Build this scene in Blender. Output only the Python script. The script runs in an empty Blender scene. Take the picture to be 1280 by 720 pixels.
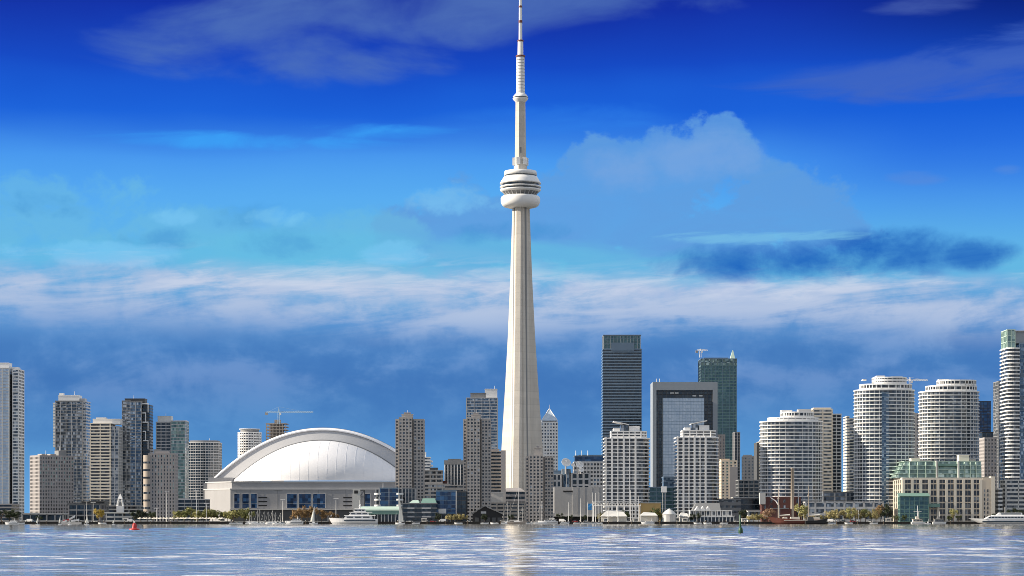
import bpy, math, random
import numpy as np
from mathutils import Vector, Matrix
random.seed(7); np.random.seed(7)
R = math.radians
S = bpy.context.scene
COL = S.collection

# ------------------------------------------------------------------ camera
F = 2796.0          # focal length in pixels of a 1280 wide picture
HY = 648.5          # row of the horizon
CH = 4.0            # camera height over the water
cam = bpy.data.objects.new('camera', bpy.data.cameras.new('camera'))
COL.objects.link(cam)
cam.location = (0, 0, CH); cam.rotation_euler = (R(90), 0, 0)
cam.data.sensor_width = 36.0; cam.data.lens = 36.0 * F / 1280
cam.data.shift_y = (HY - 360) / 1280
cam.data.clip_start = 1.0; cam.data.clip_end = 90000
S.camera = cam
S.view_settings.view_transform = 'Standard'; S.view_settings.look = 'None'
S.view_settings.gamma = 1.0; S.view_settings.use_curve_mapping = False
S.view_settings.exposure = 0.75
S.cycles.use_denoising = True
S.cycles.filter_width = 0.9
S.cycles.max_bounces = 6; S.cycles.diffuse_bounces = 3; S.cycles.glossy_bounces = 3

# ------------------------------------------------------------------ node helpers
def lin(r, g, b):
    f = lambda c: (c/255/12.92) if c/255 <= .04045 else ((c/255+.055)/1.055)**2.4
    return (f(r), f(g), f(b), 1.0)

class NT:
    """little expression builder for node trees"""
    def __init__(s, tree): s.t = tree; s.n = tree.nodes; s.l = tree.links
    def new(s, typ, **kw):
        n = s.n.new(typ)
        for k, v in kw.items(): setattr(n, k, v)
        return n
    def put(s, sock, v):
        if isinstance(v, (int, float)):
            sock.default_value = v
        elif isinstance(v, tuple):
            sock.default_value = v[:len(sock.default_value)]
        else: s.l.new(v, sock)
    def m(s, op, a, b=0.0, c=0.0, clamp=False):
        n = s.new('ShaderNodeMath', operation=op, use_clamp=clamp)
        for i, v in enumerate((a, b, c)): s.put(n.inputs[i], v)
        return n.outputs[0]
    def add(s, a, b): return s.m('ADD', a, b)
    def sub(s, a, b): return s.m('SUBTRACT', a, b)
    def mul(s, a, b, clamp=False): return s.m('MULTIPLY', a, b, clamp=clamp)
    def div(s, a, b): return s.m('DIVIDE', a, b)
    def mx(s, a, b): return s.m('MAXIMUM', a, b)
    def mn(s, a, b): return s.m('MINIMUM', a, b)
    def ss(s, x, e0, e1, o0=0.0, o1=1.0):
        n = s.new('ShaderNodeMapRange', interpolation_type='SMOOTHSTEP')
        for i, v in enumerate((x, e0, e1, o0, o1)): s.put(n.inputs[i], v)
        return n.outputs[0]
    def gauss(s, x, c, w):
        d = s.div(s.sub(x, c), w)
        return s.m('POWER', 2.718, s.mul(s.mul(d, d), -1.0))
    def vec(s, x, y, z=0.0):
        n = s.new('ShaderNodeCombineXYZ')
        for i, v in enumerate((x, y, z)): s.put(n.inputs[i], v)
        return n.outputs[0]
    def noise(s, vec, scale=1.0, detail=4.0, rough=.55, dist=0.0, col=False):
        n = s.new('ShaderNodeTexNoise')
        s.put(n.inputs['Vector'], vec); n.inputs['Scale'].default_value = scale
        n.inputs['Detail'].default_value = detail; n.inputs['Roughness'].default_value = rough
        n.inputs['Distortion'].default_value = dist
        return n.outputs['Color' if col else 'Fac']
    def mix(s, fac, a, b, blend='MIX'):
        n = s.new('ShaderNodeMix', data_type='RGBA', blend_type=blend)
        s.put(n.inputs[0], fac); s.put(n.inputs[6], a); s.put(n.inputs[7], b)
        return n.outputs[2]
    def ramp(s, fac, stops, interp='LINEAR'):
        n = s.new('ShaderNodeValToRGB'); n.color_ramp.interpolation = interp
        e = n.color_ramp.elements
        while len(e) < len(stops): e.new(.5)
        for el, (p, c) in zip(e, stops): el.position = p; el.color = c
        s.put(n.inputs[0], fac)
        return n.outputs[0]

# ------------------------------------------------------------------ sun and sky
SUN_AZ, SUN_EL = R(-93), R(25)      # azimuth from the view direction (negative = to the left)
to_sun = Vector((math.sin(SUN_AZ)*math.cos(SUN_EL), math.cos(SUN_AZ)*math.cos(SUN_EL), math.sin(SUN_EL)))
sun = bpy.data.objects.new('sun', bpy.data.lights.new('sun', 'SUN'))
COL.objects.link(sun)
sun.data.energy = 5.0; sun.data.angle = R(.5); sun.data.color = (1.0, .88, .72)
sun.rotation_euler = (-to_sun).to_track_quat('-Z', 'Y').to_euler()
sun.location = (-400, -200, 900)

W = bpy.data.worlds.new('World'); S.world = W; W.use_nodes = True
W.node_tree.nodes.clear()
g = NT(W.node_tree)
SKY = .1
KS = .66/SKY       # radiance of the clear sky and clouds in view
sky = g.new('ShaderNodeTexSky', sky_type='NISHITA')
sky.sun_disc = False; sky.sun_elevation = SUN_EL; sky.sun_rotation = SUN_AZ
sky.altitude = 100; sky.air_density = 1.0; sky.dust_density = .6; sky.ozone_density = 3.0
tc = g.new('ShaderNodeTexCoord'); sp = g.new('ShaderNodeSeparateXYZ')
g.l.new(tc.outputs['Generated'], sp.inputs[0])
dx, dy, dz = sp.outputs
az = g.m('ARCTAN2', dx, dy); el = g.m('ARCSINE', dz)
# angles in units of 1/2820 rad: px runs to the right, py runs down from the zenith side
px = g.add(g.mul(az, 2820.0), 640.0); py = g.sub(HY, g.mul(el, 2820.0))
def C(r, gg, b): return tuple(c*KS for c in lin(r, gg, b)[:3]) + (1.0,)
# clear air between the clouds, by elevation
stops = [(0.0, (100, 162, 214)), (.10, (78, 142, 200)), (.25, (66, 119, 182)), (.36, (84, 140, 200)),
         (.46, (92, 174, 220)), (.56, (82, 164, 230)), (.64, (68, 148, 230)), (.72, (24, 100, 214)),
         (.80, (4, 62, 184)), (.90, (0, 36, 156)), (1.0, (0, 24, 136))]
tv = g.div(g.sub(HY, py), 700.0)
n_big = g.noise(g.vec(g.div(px, 420.0), g.div(py, 170.0)), 1, 3, .5)
tvw = g.add(tv, g.mul(g.sub(n_big, .5), .10))
base = g.ramp(tvw, [(p, lin(*c)) for p, c in stops])
base = g.mix(1.0, base, (KS, KS, KS, 1), 'MULTIPLY')
skycol = g.mix(.975, sky.outputs[0], base)
# darker towards the upper right
skycol = g.mix(g.mul(g.ss(px, 900, 1320), g.ss(py, 190, -40)), skycol, C(8, 30, 112))
skycol = g.mix(g.mul(g.mul(g.ss(px, 860, 1180), .72), g.gauss(py, 185.0, 85.0)), skycol, C(26, 96, 214))
skycol = g.mix(g.mul(.45, g.gauss(py, 135.0, 50.0)), skycol, C(14, 82, 202))
n_cum = g.noise(g.vec(g.div(px, 95.0), g.div(py, 75.0), 3.1), 1, 9, .6, .25)
n_lump = g.noise(g.vec(g.div(px, 46.0), g.div(py, 40.0), 9.4), 1, 6, .6, .2)
n_cum = g.add(g.mul(n_cum, 1.25), g.mul(g.sub(n_lump, .5), .55)); n_cum = g.sub(n_cum, .125)
n_wis = g.noise(g.vec(g.div(g.add(px, g.mul(py, 1.9)), 230.0), g.div(py, 46.0), 7.7), 1, 7, .58, .7)
n_soft = g.noise(g.vec(g.div(px, 230.0), g.div(py, 90.0), 12.3), 1, 6, .55, .5)
n_fine = g.noise(g.vec(g.div(g.add(px, g.mul(py, 2.6)), 70.0), g.div(py, 13.0), 2.2), 1, 6, .65, .6)
n_tex = g.noise(g.vec(g.div(g.add(px, g.mul(py, .8)), 130.0), g.div(py, 42.0), 21.0), 1, 8, .62, .7)
def blob(cx, cy, a, b):
    x = g.div(g.sub(px, cx), a); y = g.div(g.sub(py, cy), b)
    return g.sub(1.0, g.add(g.mul(x, x), g.mul(y, y)))
def union(bl):
    r = bl[0]
    for q in bl[1:]: r = g.mx(r, q)
    return r
def cloud(col, bl, amt, hard=.35, rough=n_cum, k=3.2):
    global skycol
    v = g.add(union([blob(*q) for q in bl]), g.mul(g.sub(rough, .5), k))
    body = g.mul(g.ss(v, .0, hard), g.mul(g.add(.52, g.mul(n_tex, .96)), amt), clamp=True)
    skycol = g.mix(body, skycol, col)
# veil of pale turquoise cumulus in the middle of the sky
cloud(C(92, 150, 212), [(590, 280, 150, 60), (850, 225, 110, 70), (770, 230, 80, 62), (905, 192, 46, 40), (700, 262, 90, 52), (560, 285, 120, 52), (1000, 275, 130, 56), (960, 240, 80, 44), (800, 300, 330, 74)], .80, .55)
cloud(C(120, 160, 214), [(880, 200, 90, 40), (780, 215, 60, 30)], .5, 1.3, n_cum, 2.6)
cloud(C(104, 178, 214), [(60, 270, 170, 52), (230, 285, 130, 40), (420, 290, 150, 40), (-160, 270, 180, 60)], .55, .7)
cloud(C(98, 182, 216), [(420, 325, 500, 36), (900, 340, 420, 26), (1500, 345, 500, 30)], .6, 1.0, n_soft)
cloud(C(62, 140, 202), [(70, 266, 130, 20), (205, 304, 70, 18), (310, 272, 70, 26), (370, 300, 90, 22), (620, 290, 90, 16)], .5, 1.4, n_cum, 3.8)
cloud(C(122, 194, 236), [(215, 272, 40, 14), (355, 272, 55, 16), (490, 316, 55, 16), (560, 250, 80, 24), (130, 320, 120, 16)], .5, .9, n_cum, 3.4)
# long white streaky band above the roofs
cen = g.add(g.add(376.0, g.mul(g.sub(px, 640.0), .018)), g.mul(g.sub(n_big, .5), 60.0))
band = g.mul(g.ss(py, g.sub(cen, 46.0), g.sub(cen, 14.0)), g.ss(py, g.add(cen, 66.0), g.add(cen, 4.0)))
band = g.mul(band, g.ss(g.add(g.add(n_wis, g.mul(g.sub(n_fine, .5), .22)), g.mul(g.sub(n_cum, .5), .45)), .26, .60))
skycol = g.mix(g.mul(band, .86), skycol, C(176, 190, 216))
hi = g.mul(g.gauss(py, g.sub(cen, 22.0), 22.0), g.ss(g.add(n_wis, g.mul(g.sub(n_fine, .5), .6)), .46, .72))
skycol = g.mix(g.mul(hi, .5), skycol, C(212, 216, 228))
low = g.mul(g.gauss(py, 452.0, 60.0), g.ss(g.add(n_soft, g.mul(g.sub(n_cum, .5), .5)), .42, .70))
skycol = g.mix(g.mul(low, .5), skycol, C(120, 152, 202))
low2 = g.mul(g.ss(py, 640, 470), g.mul(g.ss(py, 400, 440), g.ss(g.add(g.mul(n_soft, .6), g.mul(n_cum, .4)), .60, .38)))
skycol = g.mix(g.mul(low2, .55), skycol, C(52, 104, 172))
# the dark blue cloud at the right
cloud(C(30, 98, 182), [(1000, 328, 200, 30), (1110, 318, 130, 36), (1212, 323, 64, 24)], .88, 1.05, n_cum, 1.5)
cloud(C(118, 186, 220), [(960, 298, 150, 9)], .6, 1.2, n_fine, 3.4)
# turquoise streaks
cloud(C(58, 160, 240), [(330, 180, 210, 12), (480, 166, 110, 12)], .75, 1.5, n_wis, 4.0)
cloud(C(48, 128, 226), [(700, 150, 190, 22)], .5, 1.5, n_wis, 3.6)
# lilac grey sheets high up
cloud(C(78, 112, 178), [(500, 26, 260, 46), (330, 60, 220, 50), (760, 0, 170, 44), (620, 6, 260, 50), (470, 80, 110, 30)], .70, 1.3, n_soft, 3.6)
cloud(C(62, 98, 184), [(1150, 110, 220, 32), (1280, 85, 160, 36)], .8, 1.2, n_wis, 3.6)
cloud(C(64, 88, 164), [(1155, 24, 75, 15)], .7, 1.1, n_wis, 3.0)
cloud(C(84, 132, 208), [(1150, 229, 44, 11), (1255, 222, 24, 8)], .6, 1.1, n_wis, 2.6)
# unseen bright cloud deck overhead and behind the viewer, added to light the fronts
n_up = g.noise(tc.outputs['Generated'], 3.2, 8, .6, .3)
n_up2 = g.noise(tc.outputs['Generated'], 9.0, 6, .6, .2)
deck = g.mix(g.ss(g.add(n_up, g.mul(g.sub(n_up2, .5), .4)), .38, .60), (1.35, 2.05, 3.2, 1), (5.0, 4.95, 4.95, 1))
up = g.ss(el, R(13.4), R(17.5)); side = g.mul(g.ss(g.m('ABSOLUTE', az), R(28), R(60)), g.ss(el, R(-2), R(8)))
deck = g.mix(g.mul(g.ss(dy, .25, .6), g.ss(el, R(62), R(50))), deck, (1.0, 1.5, 2.3, 1))  # dim blue put in ahead, out of view, so steep wave faces reflect dark
deck = g.mix(g.mul(g.gauss(el, R(17.5), R(6)), g.mul(g.ss(dy, -.1, .4), .85)), deck, (20, 20.4, 21, 1))  # bright band added just above the view to whiten streaks on the water
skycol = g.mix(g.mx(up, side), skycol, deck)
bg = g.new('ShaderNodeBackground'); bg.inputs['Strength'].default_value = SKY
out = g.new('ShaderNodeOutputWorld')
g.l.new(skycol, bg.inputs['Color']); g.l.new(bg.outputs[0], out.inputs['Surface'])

# ------------------------------------------------------------------ materials
def pmat(name, col, rough=.75, var=.12, scale=.25, metal=0.0, streak=True, tint=None, spec=.4, lift=0):
    m = bpy.data.materials.new(name); m.use_nodes = True
    t = NT(m.node_tree); b = m.node_tree.nodes['Principled BSDF']
    geo = t.new('ShaderNodeNewGeometry'); oi = t.new('ShaderNodeObjectInfo')
    mp = t.new('ShaderNodeMapping'); t.l.new(geo.outputs['Position'], mp.inputs[0])
    mp.inputs['Scale'].default_value = (1, 1, .18) if streak else (1, 1, 1)
    n = t.noise(mp.outputs[0], scale, 6, .62)
    f = t.add(t.mul(t.sub(n, .5), 2.2*var), 1.0)
    f = t.mul(f, t.add(1.0, t.mul(t.sub(oi.outputs['Random'], .5), var*.7)))
    c = t.mix(1.0, tuple(col)+(1,), t.vec(f, f, f), 'MULTIPLY')
    if lift:    # pour lines: every lift of concrete a little different, with a thin joint
        sz = t.new('ShaderNodeSeparateXYZ'); t.l.new(geo.outputs['Position'], sz.inputs[0]); q = t.div(sz.outputs[2], lift)
        wn = t.new('ShaderNodeTexWhiteNoise', noise_dimensions='1D'); t.l.new(t.m('FLOOR', q), wn.inputs['W'])
        k = t.mul(t.add(.955, t.mul(wn.outputs['Value'], .08)), t.sub(1.0, t.mul(.05, t.m('LESS_THAN', t.m('FRACT', q), .16))))
        c = t.mix(1.0, c, t.vec(k, k, k), 'MULTIPLY')
    if tint: c = t.mix(t.ss(t.noise(geo.outputs['Position'], scale*.45, 3), .42, .66), c, tuple(tint)+(1,))
    t.l.new(c, b.inputs['Base Color'])
    b.inputs['Roughness'].default_value = rough; b.inputs['Metallic'].default_value = metal
    b.inputs['Specular IOR Level'].default_value = spec
    return m

def gmat(name, dark, mid, light, metal=.35, cell=1.7, rough=.1, p=(.62, .9), tilt=.05):
    """window glass: pane by pane changes of tint, blinds and tilt"""
    m = bpy.data.materials.new(name); m.use_nodes = True
    t = NT(m.node_tree); b = m.node_tree.nodes['Principled BSDF']
    geo = t.new('ShaderNodeNewGeometry'); oi = t.new('ShaderNodeObjectInfo')
    s = t.new('ShaderNodeSeparateXYZ'); t.l.new(geo.outputs['Position'], s.inputs[0])
    fl = [t.m('FLOOR', t.div(s.outputs[i], w)) for i, w in ((0, cell), (1, cell*1.9), (2, 3.1))]
    wn = t.new('ShaderNodeTexWhiteNoise', noise_dimensions='4D')
    t.l.new(t.vec(*fl), wn.inputs['Vector']); t.l.new(t.mul(oi.outputs['Random'], 37.0), wn.inputs['W'])
    big = t.noise(geo.outputs['Position'], .035, 3, .5)
    val = t.add(t.mul(wn.outputs['Value'], .8), t.mul(t.sub(big, .35), .6))
    c = t.ramp(val, [(0, tuple(dark)+(1,)), (p[0], tuple(mid)+(1,)), (p[1], tuple(light)+(1,))])
    t.l.new(c, b.inputs['Base Color'])
    b.inputs['Metallic'].default_value = metal; b.inputs['Specular IOR Level'].default_value = .8
    t.put(b.inputs['Roughness'], t.add(rough, t.mul(wn.outputs['Value'], .12)))
    vm = t.new('ShaderNodeVectorMath', operation='SUBTRACT'); t.l.new(wn.outputs['Color'], vm.inputs[0]); vm.inputs[1].default_value = (.5, .5, .5)
    vs = t.new('ShaderNodeVectorMath', operation='SCALE'); t.l.new(vm.outputs[0], vs.inputs[0]); vs.inputs['Scale'].default_value = tilt*2
    va = t.new('ShaderNodeVectorMath', operation='ADD'); t.l.new(vs.outputs[0], va.inputs[0]); t.l.new(geo.outputs['Normal'], va.inputs[1])
    vn = t.new('ShaderNodeVectorMath', operation='NORMALIZE'); t.l.new(va.outputs[0], vn.inputs[0])
    t.l.new(vn.outputs[0], b.inputs['Normal'])
    return m

M = dict(
    tower_concrete=pmat('tower_concrete', (.55, .512, .455), .85, .2, .16, lift=7.0),
    concrete=pmat('concrete', (.33, .32, .31), .85, .14, .12),
    stadium_concrete=pmat('stadium_concrete', (.325, .325, .335), .85, .14, .08),
    pale_concrete=pmat('pale_concrete', (.52, .505, .48), .8, .12, .12),
    taupe=pmat('taupe', (.325, .305, .30), .85, .16, .1),
    brown=pmat('brown', (.41, .385, .365), .85, .14, .12),
    tan=pmat('tan', (.40, .345, .29), .85, .12, .12),
    white=pmat('white', (.76, .755, .74), .6, .08, .12),
    offwhite=pmat('offwhite', (.62, .61, .58), .65, .12, .12),
    cream=pmat('cream', (.68, .62, .52), .75, .10, .12),
    beige=pmat('beige', (.62, .53, .42), .8, .10, .12),
    lightgrey=pmat('lightgrey', (.46, .46, .465), .6, .10, .1),
    fascia=pmat('fascia', (.44, .445, .46), .6, .06, .05, streak=False),
    midgrey=pmat('midgrey', (.21, .215, .22), .6, .12, .12),
    darkgrey=pmat('darkgrey', (.075, .077, .08), .6, .2, .15),
    black=pmat('black', (.018, .018, .02), .6, .2, .2),
    towerband=pmat('towerband', (.19, .265, .345), .45, .14, .1, .2),
    steelblue=pmat('steelblue', (.14, .2, .27), .4, .12, .1, .2),
    frame_grey=pmat('frame_grey', (.27, .30, .33), .45, .08, .05),
    roofwhite=pmat('roofwhite', (.74, .74, .76), .6, .06, .05, streak=False),
    copper=pmat('copper', (.15, .26, .225), .7, .15, .2),
    palegreen=pmat('palegreen', (.42, .54, .47), .6, .10, .2),
    brick=pmat('brick', (.115, .048, .042), .85, .2, .3),
    rust=pmat('rust', (.15, .05, .035), .7, .3, .5),
    ochre=pmat('ochre', (.50, .34, .14), .8, .15, .2),
    red=pmat('red', (.42, .03, .03), .45, .15, .8),
    green=pmat('green', (.02, .07, .035), .45, .2, .8),
    bannerblue=pmat('bannerblue', (.03, .20, .48), .7, .1, .5),
    bark=pmat('bark', (.10, .075, .055), .9, .25, 1.5),
    sail=pmat('sail', (.80, .78, .70), .8, .06, .3),
    orange=pmat('orange', (.50, .16, .05), .7, .25, .8),
    steel=pmat('steel', (.50, .52, .54), .4, .08, .3, .5),
    boatwhite=pmat('boatwhite', (.80, .80, .79), .3, .05, .3, spec=.5),
    craneblue=pmat('craneblue', (.32, .47, .62), .5, .1, .3),
    g_dark=gmat('g_dark', (.008, .010, .013), (.018, .023, .03), (.24, .26, .27), .06),
    g_grey=gmat('g_grey', (.035, .048, .062), (.085, .11, .14), (.46, .49, .52), .32, p=(.55, .85)),
    g_condo=gmat('g_condo', (.022, .034, .046), (.055, .072, .095), (.24, .27, .30), .22),
    g_blue=gmat('g_blue', (.03, .06, .10), (.09, .15, .22), (.40, .48, .56), .45),
    g_deep=gmat('g_deep', (.004, .018, .055), (.010, .05, .13), (.03, .12, .26), .35, 3.0),
    g_green=gmat('g_green', (.03, .06, .055), (.12, .19, .17), (.46, .58, .53), .40),
    g_teal=gmat('g_teal', (.03, .075, .085), (.05, .12, .13), (.09, .18, .19), .40, tilt=.025),
    g_black=gmat('g_black', (.006, .014, .022), (.010, .022, .034), (.03, .055, .075), .20, tilt=.02),
    g_pale=gmat('g_pale', (.38, .47, .57), (.43, .52, .62), (.50, .59, .69), .15, 2.4, .15, (.5, .95), .010),
    g_mint=gmat('g_mint', (.07, .12, .11), (.18, .285, .265), (.50, .62, .58), .35),
    core=pmat('core', (.03, .03, .032), .8, .1, .2),
)

def leafmat(name, a, b):
    m = bpy.data.materials.new(name); m.use_nodes = True
    t = NT(m.node_tree); p = m.node_tree.nodes['Principled BSDF']
    geo = t.new('ShaderNodeNewGeometry'); oi = t.new('ShaderNodeObjectInfo')
    n = t.noise(geo.outputs['Position'], .7, 4, .6)
    f = t.add(t.mul(n, .9), t.mul(t.sub(oi.outputs['Random'], .5), .45))
    t.l.new(t.ramp(f, [(.2, a+(1,)), (.75, b+(1,))]), p.inputs['Base Color'])
    p.inputs['Roughness'].default_value = .7; p.inputs['Specular IOR Level'].default_value = .25
    return m
L = dict(willow=leafmat('willow_leaves', (.10, .115, .035), (.42, .39, .16)),
         green=leafmat('green_leaves', (.02, .035, .012), (.10, .12, .035)),
         dark=leafmat('dark_leaves', (.010, .018, .008), (.04, .055, .02)),
         brown=leafmat('brown_leaves', (.11, .072, .032), (.30, .19, .085)),
         yellow=leafmat('yellow_leaves', (.20, .15, .03), (.50, .36, .06)),
         pale=leafmat('pale_leaves', (.16, .14, .055), (.50, .43, .21)))

# ------------------------------------------------------------------ mesh helpers
class MB:
    def __init__(s): s.v = []; s.f = []; s.smooth = []
    def add(s, vs, fs, smooth=False):
        o = len(s.v); s.v += [tuple(v) for v in vs]
        for f in fs: s.f.append(tuple(i+o for i in f)); s.smooth.append(smooth)
        return s
    def box(s, x0, x1, y0, y1, z0, z1):
        return s.add([(x0,y0,z0),(x1,y0,z0),(x1,y1,z0),(x0,y1,z0),(x0,y0,z1),(x1,y0,z1),(x1,y1,z1),(x0,y1,z1)],
                     [(0,3,2,1),(4,5,6,7),(0,1,5,4),(1,2,6,5),(2,3,7,6),(3,0,4,7)])
    def prism(s, poly, z0, z1, caps=True, poly1=None, smooth=False):
        n = len(poly); p1 = poly1 or poly
        vs = [(x, y, z0) for x, y in poly] + [(x, y, z1) for x, y in p1]
        s.add(vs, [(i, (i+1) % n, n+(i+1) % n, n+i) for i in range(n)], smooth)
        if caps: s.add(vs, [tuple(range(n-1, -1, -1)), tuple(range(n, 2*n))])
        return s
    def loft(s, rings, caps=True, smooth=False):
        n = len(rings[0]); vs = [p for r in rings for p in r]; fs = []
        for k in range(len(rings)-1):
            for i in range(n): fs.append((k*n+i, k*n+(i+1) % n, (k+1)*n+(i+1) % n, (k+1)*n+i))
        s.add(vs, fs, smooth)
        if caps: s.add(rings[0], [tuple(range(n-1, -1, -1))]); s.add(rings[-1], [tuple(range(n))])
        return s
    def lathe(s, prof, n=24, cx=0, cy=0, smooth=True):
        return s.loft([[(cx+r*math.cos(2*math.pi*i/n), cy+r*math.sin(2*math.pi*i/n), z) for i in range(n)] for r, z in prof], True, smooth)
    def bar(s, p, q, r0, r1=None, n=6, smooth=True):
        p = Vector(p); q = Vector(q); r1 = r0 if r1 is None else r1
        d = (q-p).normalized(); a = d.orthogonal().normalized(); b = d.cross(a)
        ring = lambda c, r: [tuple(c + a*(r*math.cos(2*math.pi*i/n)) + b*(r*math.sin(2*math.pi*i/n))) for i in range(n)]
        return s.loft([ring(p, r0), ring(q, r1)], True, smooth)
    def mesh(s, name, mat):
        me = bpy.data.meshes.new(name); me.from_pydata(s.v, [], s.f)
        me.materials.append(mat)
        if any(s.smooth): me.polygons.foreach_set('use_smooth', s.smooth)
        me.update(); return me
    def build(s, name, mat, parent=None, loc=(0, 0, 0), rz=0.0):
        return put(name, s.mesh(name, mat), parent, loc, rz)

def put(name, me, parent=None, loc=(0, 0, 0), rz=0.0):
    o = bpy.data.objects.new(name, me); COL.objects.link(o)
    o.location = loc; o.rotation_euler = (0, 0, rz)
    if parent: o.parent = parent
    return o
def tag(o, label, cat, group=None):
    o['label'] = label; o['category'] = cat
    if group: o['group'] = group
    return o
def thing(name, label, cat, loc, rz=0.0, group=None):
    return tag(put(name, None, None, loc, rz), label, cat, group)
def struct(o, kind='structure'): o['kind'] = kind; return o
def dup(root, loc, rz=None, label=None, scale=None):
    r = root.copy(); COL.objects.link(r); r.location = loc
    if rz is not None: r.rotation_euler = (0, 0, rz)
    if label: r['label'] = label
    if scale: r.scale = (scale,)*3 if not isinstance(scale, tuple) else scale
    for ch in list(root.children):
        c = ch.copy(); COL.objects.link(c); c.parent = r
        for gch in ch.children:
            d = gch.copy(); COL.objects.link(d); d.parent = c
    return r

GZ = 1.6
def X(p, D): return (p-640)*D/F
def Z(p, D): return CH + (HY-p)*D/F
def rect(w, d): return [(-w/2, -d/2), (w/2, -d/2), (w/2, d/2), (-w/2, d/2)]
def rrect(w, d, r, n=6):
    o = []
    for cx, cy, a0 in ((w/2-r, -d/2+r, -90), (w/2-r, d/2-r, 0), (-w/2+r, d/2-r, 90), (-w/2+r, -d/2+r, 180)):
        for i in range(n+1):
            a = R(a0+90*i/n); o.append((cx+r*math.cos(a), cy+r*math.sin(a)))
    return o
def ell(w, d, n=28): return [(w/2*math.cos(2*math.pi*i/n), d/2*math.sin(2*math.pi*i/n)) for i in range(n)]
def bow(w, d, b, n=12):
    """box whose front swells forward by b"""
    o = [(-w/2 + w*i/n, -d/2 - b*math.cos(math.pi*(i/n-.5))) for i in range(n+1)]
    return o + [(w/2, d/2), (-w/2, d/2)]
def bow_r(w, d, r, n=8):
    """box with the right front corner swept round"""
    o = [(-w/2, -d/2)]
    for i in range(n+1):
        a = R(-90+90*i/n); o.append((w/2-r+r*math.cos(a), -d/2+r+r*math.sin(a)))
    return o + [(w/2, d/2), (-w/2, d/2)]
def offs(poly, d):
    n = len(poly); o = []
    for i in range(n):
        p = Vector(poly[i-1]); c = Vector(poly[i]); q = Vector(poly[(i+1) % n])
        e1 = (c-p).normalized(); e2 = (q-c).normalized()
        n1 = Vector((e1.y, -e1.x)); n2 = Vector((e2.y, -e2.x))
        k = n1+n2; k = k/max(.3, k.dot(n1)); o.append((c.x+k.x*d, c.y+k.y*d))
    return o
def shift(poly, cx, cy): return [(x+cx, y+cy) for x, y in poly]
def walk(poly, step, root, margin=.5):
    """points along the edges the viewer can see: x, y, angle, edge length"""
    n = len(poly); out = []; rz = root.rotation_euler.z
    per = sum((Vector(poly[(i+1) % n])-Vector(poly[i])).length for i in range(n))
    for i in range(n):
        a = Vector(poly[i]); b = Vector(poly[(i+1) % n]); e = b-a; ln = e.length
        nx, ny = e.y/ln, -e.x/ln
        wn = Vector((nx*math.cos(rz)-ny*math.sin(rz), nx*math.sin(rz)+ny*math.cos(rz)))
        mid = (a+b)/2; wp = Vector((root.location.x+mid.x*math.cos(rz)-mid.y*math.sin(rz), root.location.y+mid.x*math.sin(rz)+mid.y*math.cos(rz)))
        if wn.dot(-wp.normalized()) < -.03: continue
        k = max(1, round(ln/step)); 
        out.append((a, b, k, math.atan2(e.y, e.x), wn.dot(-wp.normalized())))
    return out

def volume(root, poly, z0, z1, sh=3.0, glass='g_grey', band=('white', 1.1, .5), pier=None, bname='floor_band', cap=None, inset=.4):
    """a glazed block: one glass band and one solid band for every storey, piers up the front"""
    n = max(1, round((z1-z0)/sh)); s = (z1-z0)/n; bm, bh, bo = band
    MB().prism(offs(poly, -inset), z0, z1).build('core_wall', M['core'], root)
    gm = MB().prism(poly, 0, s-bh, False).mesh('window_band', M[glass])
    sm = MB().prism(offs(poly, bo), 0, bh).mesh(bname, M[bm])
    for i in range(n):
        put('window_band', gm, root, (0, 0, z0+i*s+bh)); put(bname, sm, root, (0, 0, z0+i*s))
    MB().prism(offs(poly, bo+.05), z1, z1+(cap or 1.0)).build('roof_parapet', M[bm], root)
    if pier:
        pm, step, pw, po = pier
        me = MB().box(-pw/2, pw/2, -po, .3, 0, z1-z0+.4).mesh('pier', M[pm])
        for a, b, k, ang, _ in walk(poly, step, root):
            short = k == 1
            for j in range(0 if not short else 0, k+(0 if short else 1)):
                p = a.lerp(b, min(.995, max(.005, j/k)))
                put('pier', me, root, (p.x, p.y, z0), ang)

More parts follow.
